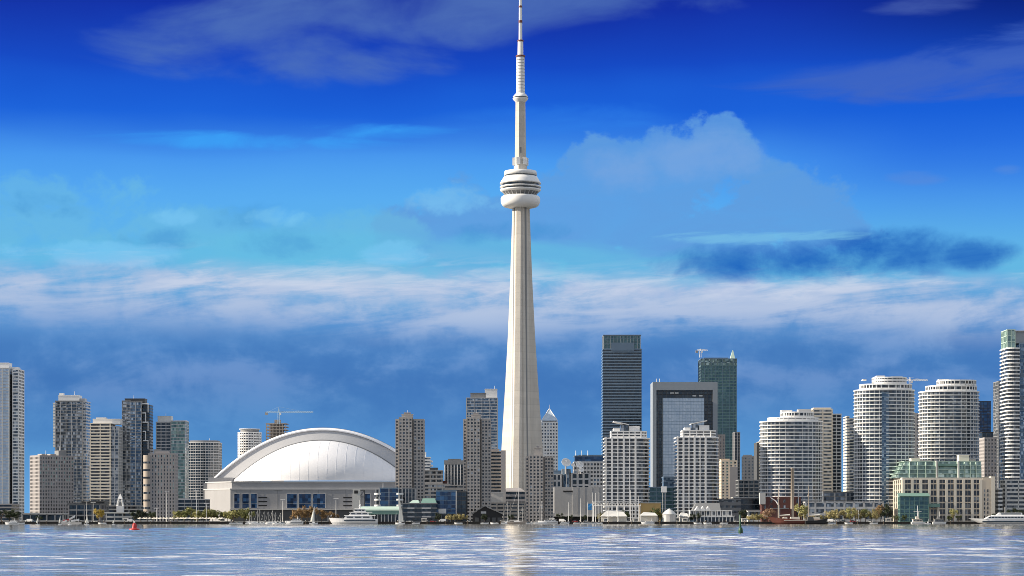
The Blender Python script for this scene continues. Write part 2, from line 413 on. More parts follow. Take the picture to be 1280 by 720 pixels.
def punched(root, poly, z0, z1, sh=2.9, ws=3.2, ww=1.5, wh=1.4, wall='brown', glass=('g_dark', 'g_dark', 'g_dark', 'g_black', 'g_grey', 'g_black'), cap=100, skip=None):
    """a masonry block with window openings, each pane a part"""
    n = max(1, round((z1-z0)/sh)); s = (z1-z0)/n; d = .35
    w = MB(); w.prism(offs(poly, -d-.25), z0, z1)
    for i in range(n+1):
        a = z0 + i*s - (s-wh)/2 if i else z0
        b = z0 + i*s + (s-wh)/2 if i < n else z1+.9
        w.prism(poly, a, b)
    panes = []
    for a, b, k, ang, vis in walk(poly, ws, root):
        st = (b-a).length/k; e = (b-a).normalized(); nv = Vector((e.y, -e.x))
        c, sn = math.cos(ang), math.sin(ang)
        for j in range(k+1):
            p = a.lerp(b, j/k); pw = (st-ww) if 0 < j < k else (st-ww)
            q = [(-pw/2, -.03), (pw/2, -.03), (pw/2, d+.2), (-pw/2, d+.2)]
            if j == 0: q = [(.02, -.03), (pw/2, -.03), (pw/2, d+.2), (.02, d+.2)]
            if j == k: q = [(-pw/2, -.03), (-.02, -.03), (-.02, d+.2), (-pw/2, d+.2)]
            w.prism([(p.x+x*c-y*sn, p.y+x*sn+y*c) for x, y in q], z0+.05, z1+.3)
            if j < k:
                m = a.lerp(b, (j+.5)/k) - nv*d
                for i in range(n): panes.append((vis*st+.0001*i, m.x, m.y, z0+i*s+(s-wh)/2, ang, st))
    w.build('wall', M[wall], root)
    panes.sort(key=lambda t: -t[0])
    mes = [MB().box(-ww/2-.05, ww/2+.05, -.02, .1, -.03, wh+.03).mesh('window', M[gk]) for gk in glass]
    used = root.get('_n', 0); room = max(0, cap-used)
    for _, x, y, z, ang, st in panes[:room]: put('window', random.choice(mes), root, (x, y, z), ang)
    root['_n'] = used + min(room, len(panes))
    if len(panes) > room:
        r = MB()
        for _, x, y, z, ang, st in panes[room:]:
            c, sn = math.cos(ang), math.sin(ang); q = [(-ww/2-.05, -.02), (ww/2+.05, -.02), (ww/2+.05, .1), (-ww/2-.05, .1)]
            r.prism([(x+u*c-v*sn, y+u*sn+v*c) for u, v in q], z-.03, z+wh+.03)
        struct(r.build('windows', M[glass[0]], root), 'stuff')

def site(x0, x1, D, dep):
    """centre and width of an upright block whose outline spans two picture columns"""
    b = D+dep
    a0 = X(x0, b) if x0 > 640 else X(x0, D); a1 = X(x1, b) if x1 < 640 else X(x1, D)
    return (a0+a1)/2, D+dep/2, a1-a0
def bld(name, label, cat, x0, x1, yt, D, dep, plan=rect, args=(), rz=0.0, group=None, gz=GZ):
    cx, cy, w = site(x0, x1, D, dep)
    r = thing(name, label, cat, (cx, cy, gz), rz, group)
    r['D'] = D
    return r, plan(w, dep, *args), Z(yt, D)-gz, w
def lx(root, p, D=None): return X(p, D or root['D']) - root.location.x
def rbox(root, p0, p1, yt, z0, mat, dep=10, yc=0.0, name='penthouse', D=None, bevel=True):
    """rooftop block between two picture columns"""
    D = D or root.location.y+yc-dep/2
    a, b = lx(root, p0, D), lx(root, p1, D); z1 = Z(yt, D)-root.location.z
    m = MB().box(a, b, yc-dep/2, yc+dep/2, z0, z1)
    if bevel: m.box(a-.2, b+.2, yc-dep/2-.2, yc+dep/2+.2, z1-.6, z1-.1)
    return m.build(name, M[mat], root)
def mast(root, x, y, z0, z1, r=.25, mat='white', name='antenna'):
    return MB().bar((x, y, z0), (x, y, z1), r, r*.6).build(name, M[mat], root)

# ------------------------------------------------------------------ water, land, quay
def make_water():
    ys = [50.0]
    while ys[-1] < 1702: ys.append(ys[-1]*1.0018)
    ys = np.array(ys); ts = np.linspace(-.33, .33, 460)
    Y = np.repeat(ys[:, None], len(ts), 1); Xx = Y*ts[None, :]
    Zz = np.zeros_like(Y); dy = Y*.0018
    rng = np.random.RandomState(3)
    patch = .85 + .3*np.sin(Xx/41+Y/143+1.0)*np.sin(Y/97-Xx/63+.4) + .22*np.sin(Xx/17-Y/60)*np.sin(Y/39+Xx/29+2)
    for i in range(60):
        lam = 1.3*(7.5/1.3)**rng.rand()
        th = rng.normal(math.radians(90), .17); k = 2*math.pi/lam
        amp = .0037*lam*(.6+.8*rng.rand())*(1.0 if lam < 7.5 else .7)
        ph = rng.rand()*6.283; arg = k*(np.cos(th)*Xx+np.sin(th)*Y)+ph
        fade = np.clip((lam/(2.0*dy)-1.0), 0, 1)
        s = np.sin(arg); Zz += amp*fade*(s - .25*np.cos(2*arg))
    Zz *= patch*np.clip((Y-60)/260, .35, 1.0)
    e = np.clip((.33-np.abs(ts))/.03, 0, 1)[None, :]*np.clip((Y-50)/12, 0, 1)
    Zz = Zz*e - .5*(1-e)
    n, m = Y.shape
    v = np.stack([Xx, Y, Zz], -1).reshape(-1, 3)
    idx = np.arange(n*m).reshape(n, m)
    q = np.stack([idx[:-1, :-1], idx[:-1, 1:], idx[1:, 1:], idx[1:, :-1]], -1).reshape(-1, 4)
    b = 30000.0
    extra = np.array([(-b, -b, -.5), (b, -b, -.5), (b, 1702, -.5), (-b, 1702, -.5)])
    q = np.vstack([q, [[len(v), len(v)+1, len(v)+2, len(v)+3]]]); v = np.vstack([v, extra])
    me = bpy.data.meshes.new('water')
    me.vertices.add(len(v)); me.vertices.foreach_set('co', v.ravel())
    me.loops.add(q.size); me.loops.foreach_set('vertex_index', q.ravel().astype(np.int32))
    me.polygons.add(len(q)); me.polygons.foreach_set('loop_start', np.arange(0, q.size, 4, dtype=np.int32))
    me.polygons.foreach_set('use_smooth', np.ones(len(q), dtype=bool))
    me.update(calc_edges=True)
    mt = bpy.data.materials.new('lake_water'); mt.use_nodes = True
    t = NT(mt.node_tree); p = mt.node_tree.nodes['Principled BSDF']
    p.inputs['Base Color'].default_value = (.18, .175, .16, 1)
    p.inputs['Roughness'].default_value = .07; p.inputs['IOR'].default_value = 1.33
    geo = t.new('ShaderNodeNewGeometry')
    mp = t.new('ShaderNodeMapping'); t.l.new(geo.outputs['Position'], mp.inputs[0]); mp.inputs['Scale'].default_value = (.2, 1.7, 1)
    h = t.add(t.mul(t.noise(mp.outputs[0], .9, 4, .6, .3), .55), t.mul(t.noise(mp.outputs[0], .28, 3, .5, .4), 1.0))
    bp = t.new('ShaderNodeBump'); bp.inputs['Strength'].default_value = .6; bp.inputs['Distance'].default_value = .12
    t.l.new(h, bp.inputs['Height']); t.l.new(bp.outputs[0], p.inputs['Normal'])
    me.materials.append(mt)
    return struct(put('water', me))
make_water()
struct(MB().add([(-40000, 1703, GZ), (40000, 1703, GZ), (40000, 60000, GZ), (-40000, 60000, GZ)], [(0, 1, 2, 3)]).build('ground', pmat('ground', (.11, .11, .10), .9, .3, .02, streak=False)))
q = MB(); q.box(-3000, 3000, 1700, 1704, -4, GZ+.05)
for i in range(-80, 81): q.box(i*9-.35, i*9+.35, 1699.6, 1700.1, -3, GZ-.1)
q.box(-3000, 3000, 1699.5, 1700.2, GZ-.05, GZ+.25)
struct(q.build('quay_wall', pmat('quay', (.055, .05, .045), .9, .3, .3)))
struct(MB().add([(-3000, 1704.01, GZ+.004), (3000, 1704.01, GZ+.004), (3000, 1722, GZ+.004), (-3000, 1722, GZ+.004)], [(0, 1, 2, 3)]).build('promenade', pmat('paving', (.50, .46, .38), .85, .2, .2, streak=False)))

# ------------------------------------------------------------------ the tall tower
def make_tower():
    D = 2400.0; k = D/F
    r = thing('communications_tower', 'very tall pale concrete needle tower with a round white pod and a white mast', 'tower', (X(650.6, D), D, GZ))
    zz = lambda y: Z(y, D)-GZ
    L_of = lambda z: float(np.interp(z, [0, 12, 30, 80, 148, 200, 260, 325, 338], [33.5, 30.6, 27.6, 24.2, 19.1, 15.6, 12.5, 10.0, 9.6]))
    hw_of = lambda z: float(np.interp(z, [0, 338], [4.2, 2.6]))
    rc_of = lambda z: float(np.interp(z, [0, 30, 120, 338], [12.5, 11, 9, 7.2]))
    rings = []
    zs = list(np.linspace(0, 60, 9)) + list(np.linspace(75, 336, 22))
    for z in zs:
        L_, hw, rc = L_of(z), hw_of(z), rc_of(z); ring = []
        for a in (-101, 19, 139):
            u = Vector((math.cos(R(a)), math.sin(R(a)))); v = Vector((-u.y, u.x))
            for d, s in ((rc, -1.45), (rc*1.02, -1), (L_, -.82), (L_, .82), (rc*1.02, 1), (rc, 1.45)):
                p = u*d + v*(hw*s); ring.append((p.x, p.y, z))
        rings.append(ring)
    MB().loft(rings).build('shaft', M['tower_concrete'], r)
    for a in (-41, 79, 199):
        lo = MB(); u = Vector((math.cos(R(a)), math.sin(R(a)))); v = Vector((-u.y, u.x)); rr = []
        for z in zs[2:]:
            d = rc_of(z)*.90; rr.append([tuple(u*(d+e)+v*s)+(z,) for e, s in ((-2, -1.1), (1.0, -1.1), (1.0, 1.1), (-2, 1.1))])
        lo.loft(rr).build('elevator_shaft', M['midgrey'], r)
    def ring(name, prof, mat, n=36):
        return MB().lathe([(p*k, zz(y)) for y, p in prof], n, smooth=n > 12).build(name, M[mat], r)
    ring('radome', [(260, 9), (259.7, 16), (258.4, 20.8), (256.2, 23.2), (253, 24.5), (247.8, 24.6), (246.0, 23.6), (245.2, 22), (244.6, 18)], 'white')
    ring('support_ring', [(245, 17), (242.5, 19), (240, 23)], 'midgrey')
    for i in range(24):
        a = 2*math.pi*i/24
        MB().bar((18.3*k*math.cos(a), 18.3*k*math.sin(a), zz(245)), (23*k*math.cos(a), 23*k*math.sin(a), zz(239.4)), .45).build('strut', M['lightgrey'], r)
    ring('deck_ring', [(240.6, 21), (240, 23.4), (238.6, 25.2), (237.2, 25.6), (237.0, 22)], 'white')
    ring('window_band', [(237.4, 22.6), (234.2, 22.6)], 'g_black')
    ring('deck_ring', [(234.9, 22), (234.7, 25.7), (233.3, 25.7), (233.1, 22)], 'white')
    ring('window_band', [(233.6, 22.8), (229.6, 22.8)], 'g_black')
    ring('pod_roof', [(230.2, 21), (230.0, 25.8), (228.6, 25.4), (225, 23.2), (221.2, 20.9), (220.9, 18)], 'white')
    ring('window_band', [(221.4, 19.4), (219.0, 19.4)], 'g_black')
    ring('pod_cap', [(219.6, 18), (219.4, 20.6), (216, 20.3), (214.2, 19.8), (213.4, 12)], 'white')
    hexp = lambda rad, z, rot=13: [(rad*math.cos(R(rot+60*i)), rad*math.sin(R(rot+60*i)), z) for i in range(6)]
    MB().loft([hexp(8.6*k, zz(214)), hexp(8.2*k, zz(197.2))]).build('equipment_collar', M['tower_concrete'], r)
    for a in (-170, -110, -45, 15, 75, 135):
        c = (7.8*k*math.cos(R(a)), 7.8*k*math.sin(R(a)))
        MB().prism(shift(rect(4.2, 4.2), *c), zz(206.5), zz(197.6)).build('equipment_box', M['white'], r)
    MB().loft([hexp(7.4*k, zz(214)), hexp(6.3*k, zz(126))]).build('upper_shaft', M['tower_concrete'], r)
    MB().box(-1, 1, -6.2*k-.2, -5*k, zz(192), zz(185)).build('louvre', M['midgrey'], r)
    ring('sky_pod', [(128, 6.2), (126.4, 7.4), (124.6, 9.2), (123, 9.7), (121.4, 9.7), (119.6, 8.4), (117.4, 6.4), (117, 4)], 'white', 24)
    ring('window_band', [(122.7, 9.8), (121.7, 9.8)], 'g_black', 24)
    ring('antenna_section', [(118, 5.4), (70, 4.9)], 'white', 12)
    for y in range(75, 116, 4): ring('antenna_ring', [(y, 5.55), (y-.7, 5.55)], 'lightgrey', 12)
    ring('antenna_ring', [(71.4, 5.8), (69.4, 5.8)], 'rust', 12)
    ring('antenna_section', [(70, 3.6), (51, 3.3)], 'white', 12)
    ring('antenna_ring', [(52, 3.9), (50.2, 3.9)], 'rust', 12)
    ring('antenna_section', [(51, 2.2), (10, 1.9), (-22, 1.2)], 'white', 10)
    ring('antenna_ring', [(28.6, 2.4), (25.6, 2.4)], 'rust', 10)
    ring('antenna_ring', [(9.6, 2.2), (7.2, 2.2)], 'rust', 10)
make_tower()

# ------------------------------------------------------------------ domed stadium
def make_stadium():
    D = 2340.0; k = D/F
    r = thing('domed_stadium', 'huge round stadium with an arched white roof over grey concrete walls', 'stadium', (X(403, D), D, GZ))
    zz = lambda y, d=D: Z(y, d)-GZ
    x_of = lambda p, d=D: X(p, d)-r.location.x
    zo, ho, wo = zz(597), zz(534)-zz(597), 138*k     # outer arch
    zi, hi, wi = zz(602), zz(551)-zz(602), 112*k     # inner arch
    n = 56
    co = lambda s: (wo*s, zo + ho*(1-abs(s)**2.05)); ci = lambda s: (wi*s, zi + hi*(1-abs(s)**2.05))
    ss_ = [-1+2*i/n for i in range(n+1)]
    # roof vault running back from the front rim
    m = MB(); vs = []; fs = []
    for row, (y, sc) in enumerate(((9, 1.0), (60, 1.0), (62, .985), (130, .985), (150, .93), (175, .80))):
        for s in ss_:
            x, z = co(s); vs.append((x*sc, y, zo-4+(z-zo+4)*sc))
    for row in range(5):
        for i in range(n): a = row*(n+1)+i; fs.append((a, a+1, a+n+2, a+n+1))
    m.add(vs, fs, True).build('roof_vault', M['roofwhite'], r)
    def strip(name, f0, f1, mat):
        vs = [f0(s) for s in ss_] + [f1(s) for s in ss_]
        return MB().add(vs, [(i, i+1, n+2+i, n+1+i) for i in range(n)], True).build(name, M[mat], r)
    rim = lambda s, d: (wo*s*(1+.0*d), 0, 0)
    # thick white rim: front lip and top
    q = MB(); rings = []
    for s in ss_:
        x, z = co(s); dxs = 2*s*ho/wo; ln = math.hypot(1, dxs); nx, nz = dxs/ln, 1/ln
        t = 3.4
        rings.append([(x-nx*2.3, 0, z-nz*2.3), (x-nx*t, 0, z-nz*t), (x-nx*t, 10, z-nz*t), (x, 10, z)])
    q.loft(rings).build('roof_edge', M['roofwhite'], r)
    def lip(s):
        x, z = co(s); dxs = 2*s*ho/wo; ln = math.hypot(1, dxs); return (x-dxs/ln*3.0, 2.0, z-3.0/ln)
    strip('roof_fascia', lip, lambda s: (ci(s)[0]*1.005, -3.0, ci(s)[1]+.8), 'fascia')
    q = MB(); rings = []
    for s in ss_:
        x, z = ci(s); rings.append([(x, -3.6, z+1.0), (x*.992, -3.6, z-.4), (x*.992, -1, z-.4), (x, -1, z+1.0)])
    q.loft(rings).build('roof_seal', M['midgrey'], r)
    # front quarter dome
    m = MB(); vs = []; fs = []; nt = 16
    for j in range(nt+1):
        t = j/nt*math.pi/2
        for s in ss_:
            dep = 62*math.sqrt(max(0, 1-s*s))
            vs.append((wi*.994*s, -3.2-dep*math.cos(t), zi+hi*(1-abs(s)**2.05)*math.sin(t)))
    for j in range(nt):
        for i in range(n): a = j*(n+1)+i; fs.append((a, a+1, a+n+2, a+n+1))
    m.add(vs, fs, True).build('quarter_dome', M['roofwhite'], r)
    q = MB()
    for s in [-.9+.1*i for i in range(19)]:
        pts = []
        for j in range(nt+1):
            t = j/nt*math.pi/2; dep = 62*math.sqrt(1-s*s)
            pts.append((wi*.994*s, -3.32-dep*math.cos(t), zi+hi*(1-abs(s)**2.05)*math.sin(t)+.06))
        for a, b in zip(pts, pts[1:]): q.bar(a, b, .05, n=4)
    q.build('roof_seam', M['roofwhite'], r)
    # walls
    df = D-68                                   # front wall plane
    fy = -68.0
    W0, W1 = x_of(288, df), x_of(528, df)
    plan = [(W0, fy), (W1, fy), (x_of(552), -20), (x_of(552), 60), (90, 140), (-90, 140), (x_of(258), 60), (x_of(258), -22)]
    MB().prism(plan, 0, zz(611, df)).build('lower_wall', M['stadium_concrete'], r)
    MB().prism(offs(plan, -2.2), zz(611, df), zz(602.3, df)).build('upper_wall', M['stadium_concrete'], r)
    MB().prism(offs(plan, .5), zz(612, df), zz(610.6, df)).build('cornice', M['lightgrey'], r)
    MB().prism(offs(plan, -1.6), zz(603, df), zz(601.6, df)).build('cornice', M['lightgrey'], r)
    # abutments under the ends of the arch
    for sg in (-1, 1):
        a, b = sg*wo*1.02, sg*wo*.80
        pr = [(min(a, b), -14), (max(a, b), -14), (max(a, b), 40), (min(a, b), 40)]
        MB().prism(pr, 0, zz(597.2)).build('abutment', M['stadium_concrete'], r)
        c = sg*wo*.97
        MB().prism([(c-9, -24), (c+9, -24), (c+9, -12), (c-9, -12)], 0, zz(604)).build('buttress', M['stadium_concrete'], r)
    # windows
    for p0, p1 in ((358.5, 371.5), (373.5, 389), (391, 407), (292.5, 300), (302.5, 311.5), (313.5, 321.5), (441, 451), (455, 463)):
        a, b = x_of(p0, df), x_of(p1, df); z0, z1 = zz(635, df), zz(617.3, df)
        w = MB().box(a, b, fy-.25, fy+.3, z0, z1).build('window', M['g_deep'], r)
        f = MB()
        for xx in (a, b): f.box(xx-.3, xx+.3, fy-.7, fy, z0-.3, z1+.3)
        f.box(a, b, fy-.66, fy, z1, z1+.4); f.box(a, b, fy-.66, fy, z0-.4, z0); f.box(a, b, fy-.4, fy, (z0*2+z1)/3-.12, (z0*2+z1)/3+.12)
        f.build('frame', M['lightgrey'], w)
    for p0, p1 in ((323, 334), (429, 440)):
        for y in (621.5, 626.5, 631.5):
            MB().box(x_of(p0, df), x_of(p1, df), fy-.12, fy+.3, zz(y+1.3, df), zz(y-.3, df)).build('vent_slot', M['black'], r)
    for p0, p1, y in ((343, 353, 610.6), (412, 424, 610.2), (478, 492, 610)):
        MB().box(x_of(p0, df), x_of(p1, df), fy-.4, fy+.3, zz(y+2.2, df), zz(y-.3, df)-.4).build('vent_panel', M['midgrey'], r)
    # joints in the precast walls
    q = MB()
    for p in range(296, 500, 17): q.box(x_of(p, df)-.15, x_of(p, df)+.15, fy-.1, fy+.1, 0, zz(612.4, df))
    q.build('wall_joint', M['midgrey'], r)
    # stair tower at the left
    for y in (618.5, 623.5, 628.5, 633.5):
        MB().box(x_of(279, df), x_of(284.5, df), fy-1.6+12, fy+13, zz(y+2.4, df), zz(y, df)).build('stair_landing', M['lightgrey'], r)
    MB().box(x_of(281, df), x_of(283, df), fy+12, fy+14, 0, zz(616, df)).build('stair_post', M['pale_concrete'], r)
    MB().lathe([(1.2, zz(616, df)), (1.6, zz(614.6, df)), (.2, zz(613.2, df))], 10, x_of(282, df), fy+12.5).build('floodlight', M['white'], r)
    # dark undercroft along the base
    MB().box(W0+1, W1-1, fy-3.5, fy-.2, 0, zz(637.3, df)).build('undercroft', M['darkgrey'], r)
    MB().box(W0, W1, fy-5, fy-.2, zz(637.3, df), zz(636.2, df)).build('canopy', M['pale_concrete'], r)
make_stadium()

# ------------------------------------------------------------------ towers west of the stadium
AT = 'apartment tower'
GL = 'apartment towers west of the stadium'
r, P, H, w = bld('apartment_tower', 'tall pale glass apartment tower cut off by the left edge of the view', AT, -14, 30, 461, 2100, 26, group=GL)
a = lx(r, 11.5, 2100); hw = w/2
volume(r, [(-hw, -13), (a, -13), (a, 13), (-hw, 13)], 0, H, 3.0, 'g_pale', ('lightgrey', .7, .15), ('offwhite', 7.5, .6, .3))
volume(r, [(a+3.2, -12), (hw, -12), (hw, 12), (a+3.2, 12)], 0, H-1, 3.0, 'g_grey', ('white', 1.0, .5), ('white', 6, .7, .55), bname='balcony')
MB().box(a-.3, a+3.4, -8, 8, 0, H-5).build('recess', M['black'], r)
rbox(r, -6, 11, 453.3, H, 'white', 14); rbox(r, 13, 23, 459, H, 'white', 8)

r, P, H, w = bld('parking_garage', 'low grey parking deck with dark open levels at the far left', 'garage', -12, 24, 631, 1960, 30)
volume(r, P, 0, H, 3.0, 'g_black', ('taupe', 1.3, .3))

def office(): pass
cx = X(58.5, 1880)
r = thing('brown_block', 'squat grey brown block with sunlit windows in front of the left glass towers', 'office block', (cx, 1900, GZ), R(36))
H = Z(570.5, 1890)-GZ
punched(r, rect(31, 20), 0, H, 3.0, 2.4, 1.25, 1.8, 'taupe', ('g_dark', 'g_dark', 'g_dark', 'g_grey', 'g_mint'))
for u in (-11, -3, 6): MB().box(u, u+5, -4, 4, H, H+2.2).build('roof_plant', M['taupe'], r)
MB().box(4, 11, -5, 3, H, H+5.2).build('penthouse', M['midgrey'], r); mast(r, 7, -1, H+5, H+9)
mast(r, -8, -6, H, H+5)

r, P, H, w = bld('apartment_tower', 'grey glass apartment tower with a white rooftop box behind the squat brown block', AT, 66, 113, 502, 2200, 24, group=GL)
hw = w/2
volume(r, [(-hw+2.4, -12), (hw-3.4, -12), (hw-3.4, 12), (-hw+2.4, 12)], 0, H, 3.0, 'g_grey', ('midgrey', .8, .25), ('lightgrey', 5.2, .45, .3))
volume(r, [(-hw, -10), (-hw+2.3, -10), (-hw+2.3, 10), (-hw, 10)], H*.62, H-2, 3.0, 'g_pale', ('white', 1.7, .2))
volume(r, [(hw-3.2, -11), (hw, -11), (hw, 11), (hw-3.2, 11)], 0, H-.5, 3.0, 'g_grey', ('lightgrey', 1.3, .3))
rbox(r, 73, 99, 494, H, 'white', 14); rbox(r, 74, 79, 491.5, H, 'white', 6); rbox(r, 99, 106, 498, H, 'lightgrey', 10); mast(r, lx(r, 90), 0, H+5, H+11)

r, P, H, w = bld('apartment_tower', 'cream balconied apartment tower with a grey glass right half', AT, 113, 153, 530, 2150, 24, group=GL)
hw = w/2; a = lx(r, 138, 2150)
volume(r, [(-hw, -12), (a, -13), (a, 12), (-hw, 12)], 0, H, 3.0, 'g_dark', ('cream', 1.35, .7), ('cream', 9, .8, .6), bname='balcony')
volume(r, [(a+.2, -11), (hw, -11), (hw, 12), (a+.2, 12)], 0, H-3, 3.0, 'g_grey', ('lightgrey', .9, .2), ('offwhite', 4, .5, .25))
rbox(r, 116, 150, 523.5, H, 'white', 14); rbox(r, 120, 132, 521.8, H, 'offwhite', 8)

r, P, H, w = bld('apartment_tower', 'slim dark glass apartment tower with stepped white frames on its right side', AT, 152.5, 182, 498, 2180, 24, group=GL)
hw = w/2
volume(r, [(-hw, -12), (-hw+8, -12), (-hw+8, 12), (-hw, 12)], 0, H-3, 3.0, 'g_grey', ('midgrey', .6, .2), ('lightgrey', 4, .4, .25))
volume(r, [(-hw+8.2, -14), (hw, -14), (hw, 12), (-hw+8.2, 12)], 0, H-4, 3.0, 'g_blue', ('midgrey', .7, .3), ('lightgrey', 7.2, .5, .35))
b = [(hw+.2, -10), (hw+7.5, -10), (hw+7.5, 10), (hw+.2, 10)]
volume(r, b, 0, Z(507, 2180)-GZ, 3.0, 'g_black', ('darkgrey', .9, .3))
q = MB()
zt = Z(504, 2180)-GZ
for i in range(5): q.box(hw+.6+i*.2, hw+6.6-(i % 2)*2.4, -12.6, -10.4, zt-i*9-1.0, zt-i*9); q.box(hw+6.0-(i % 2)*2.4, hw+6.6-(i % 2)*2.4, -12.6, -10.4, zt-i*9-9, zt-i*9-1.01)
q.build('balcony_frame', M['white'], r)
rbox(r, 156, 181, 498, H-6, 'darkgrey', 14); mast(r, 0, 0, H, H+4)

r, P, H, w = bld('apartment_tower', 'green glass apartment tower of two joined halves with white floor lines', AT, 195, 236, 527, 2185, 24, group=GL)
hw = w/2; a = lx(r, 213.5, 2185)
volume(r, [(-hw, -11), (a, -11), (a, 11), (-hw, 11)], 0, H-1, 3.1, 'g_black', ('lightgrey', .8, .4), ('lightgrey', 4.8, .6, .45))
volume(r, [(a+.3, -13), (hw, -13), (hw, 11), (a+.3, 11)], 0, H, 3.1, 'g_mint', ('lightgrey', .6, .2), ('offwhite', 7.4, .4, .25))
rbox(r, 197, 214, 520, H, 'offwhite', 12); rbox(r, 218, 233, 525.5, H, 'white', 10); mast(r, lx(r, 205), 0, H+5, H+9)

cx = X(200, 1880)
r = thing('brown_block', 'mauve grey block with a sunlit rounded stair turret beside the cream glass towers', 'office block', (X(203, 1890), 1895, GZ))
H = Z(568, 1885)-GZ
punched(r, rect(X(222, 1885)-X(189, 1885), 20), 0, H, 3.0, 2.6, 1.0, 1.7, 'taupe', ('g_dark', 'g_grey', 'g_mint', 'g_dark'))
tu = lx(r, 183.5, 1880)
MB().lathe([(4.4, 0), (4.4, H-.6)], 18, tu, -6).build('stair_turret', M['tan'], r)
for i in range(9): MB().lathe([(4.5, H-6-i*6.4), (4.5, H-7.6-i*6.4)], 18, tu, -6).build('turret_window', M['g_dark'], r)
MB().box(-6, 5, -4, 4, H, H+2.8).build('penthouse', M['taupe'], r); MB().box(-8, -2, -3, 3, H, H+4.5).build('penthouse', M['midgrey'], r)

r, P, H, w = bld('apartment_tower', 'dark apartment tower with a white grid of balconies behind the left end of the stadium', AT, 235.5, 277, 550.5, 2520, 26, bow, (4,), group=GL)
volume(r, P, 0, H-3, 3.0, 'g_black', ('lightgrey', .7, .5), ('lightgrey', 4.4, .35, .3), bname='balcony')
MB().prism(offs(P, -1.5), H-2, H).build('penthouse', M['midgrey'], r); mast(r, 5, 0, H, H+3)

r, P, H, w = bld('apartment_tower', 'round white balconied apartment tower peeping over the left shoulder of the stadium roof', AT, 296, 328, 541, 2560, 26, ell)
volume(r, P, 0, H, 3.0, 'g_dark', ('white', 1.3, .5), ('white', 5, .7, .5), bname='balcony')
MB().prism(offs(P, -2.5), H, H+4.2).build('penthouse', M['midgrey'], r); MB().prism(offs(P, -1.0), H+4.2, H+5).build('roof_slab', M['white'], r)

r, P, H, w = bld('unfinished_tower', 'unfinished brown concrete tower with open floors under the crane behind the stadium', 'building site', 332, 361, 529, 2600, 26)
MB().prism(offs(P, -5), 0, H).build('core_wall', M['brown'], r)
sl = MB().prism(P, 0, .7).mesh('floor_slab', M['tan']); cm = MB().box(-.5, .5, -.5, .5, 0, 3.2).mesh('column', M['tan'])
n = 12; 
for i in range(n):
    z = H-i*3.6; put('floor_slab', sl, r, (0, 0, z-.7))
    for u in np.linspace(-w/2+1, w/2-1, 7): put('column', cm, r, (u, -12, z-3.9))
MB().box(-3, 4, -3, 3, H, H+4.5).build('lift_core', M['tan'], r)

def crane(label, p_m, p0, p1, y_j, y_top, y_base, D, mat, grp='tower cranes'):
    r = thing('tower_crane', label, 'crane', (X(p_m, D), D, Z(y_base, D)), 0, grp)
    zj = Z(y_j, D)-r.location.z; zt = Z(y_top, D)-r.location.z
    q = MB(); s = 1.0
    for x in (-s, s):
        for y in (-s, s): q.bar((x, y, 0), (x, y, zj), .28, n=4)
    z = 0
    while z < zj-2.4:
        for a, b in (((-s, -s), (s, -s)), ((s, -s), (s, s)), ((-s, s), (-s, -s))):
            q.bar((*a, z), (*b, z+2.4), .14, n=4); q.bar((*b, z), (*a, z+2.4), .14, n=4)
        z += 2.4
    q.build('mast', M[mat], r)
    def jib(name, x1):
        q = MB(); sg = 1 if x1 > 0 else -1; n = max(2, int(abs(x1)/2.6))
        for y in (-.8, .8): q.bar((0, y, zj), (x1, y, zj), .3, n=4)
        q.bar((0, 0, zj+1.7), (x1, 0, zj+1.2), .3, n=4)
        for i in range(n):
            a = x1*i/n; b = x1*(i+1)/n
            for y in (-.8, .8): q.bar((a, y, zj), ((a+b)/2, 0, zj+1.5), .14, n=4); q.bar(((a+b)/2, 0, zj+1.5), (b, y, zj), .14, n=4)
        return q.build(name, M[mat], r)
    jib('jib', X(p1, D)-r.location.x); jib('counter_jib', X(p0, D)-r.location.x)
    MB().loft([[(-1, -1, zj), (1, -1, zj), (1, 1, zj), (-1, 1, zj)], [(-.2, -.2, zt), (.2, -.2, zt), (.2, .2, zt), (-.2, .2, zt)]]).build('tower_head', M[mat], r)
    q = MB()
    for p, fr in ((p1, .7), (p0, .8)): q.bar((0, 0, zt), ((X(p, D)-r.location.x)*fr, 0, zj+1.4), .12, n=4)
    q.build('tie_bar', M[mat], r)
    MB().box(.8, 2.8, -1.6, .4, zj-2.6, zj-.3).build('cab', M['white'], r)
    c = X(p0, D)-r.location.x
    MB().box(c-1.6, c+1.6, -.9, .9, zj-2.6, zj+.4).build('counterweight', M['concrete'], r)
    return r
crane('pale blue tower crane with a long level jib above the unfinished brown tower', 348.5, 333, 391.5, 515.8, 508.5, 530, 2598, 'craneblue')

# ------------------------------------------------------------------ low buildings along the western shore
r, P, H, w = bld('pavilion', 'low flat roofed pale pavilion carrying a white lantern tower', 'pavilion', 133, 190, 640, 1760, 22)
volume(r, P, 0, H-1.2, 4.2, 'g_black', ('pale_concrete', 1.4, .6), ('pale_concrete', 7, .6, .5)); MB().prism(offs(P, 1.4), H-1.0, H-.2).build('roof', M['offwhite'], r)
r2 = thing('lantern_tower', 'white openwork lantern tower with a pointed top on the pale pavilion roof', 'tower', (X(149.5, 1765), 1768, GZ+H-.2))
ht = Z(617, 1765)-r2.location.z
q = MB(); q.box(-2.6, 2.6, -2.6, 2.6, 0, ht*.34)
q.build('base', M['white'], r2)
for sx in (-1, 1):
    for sy in (-1, 1): MB().bar((sx*2.3, sy*2.3, ht*.33), (sx*1.3, sy*1.3, ht*.72), .42, .34).build('post', M['white'], r2)
MB().box(-1.9, 1.9, -1.9, 1.9, ht*.58, ht*.63).build('platform', M['white'], r2)
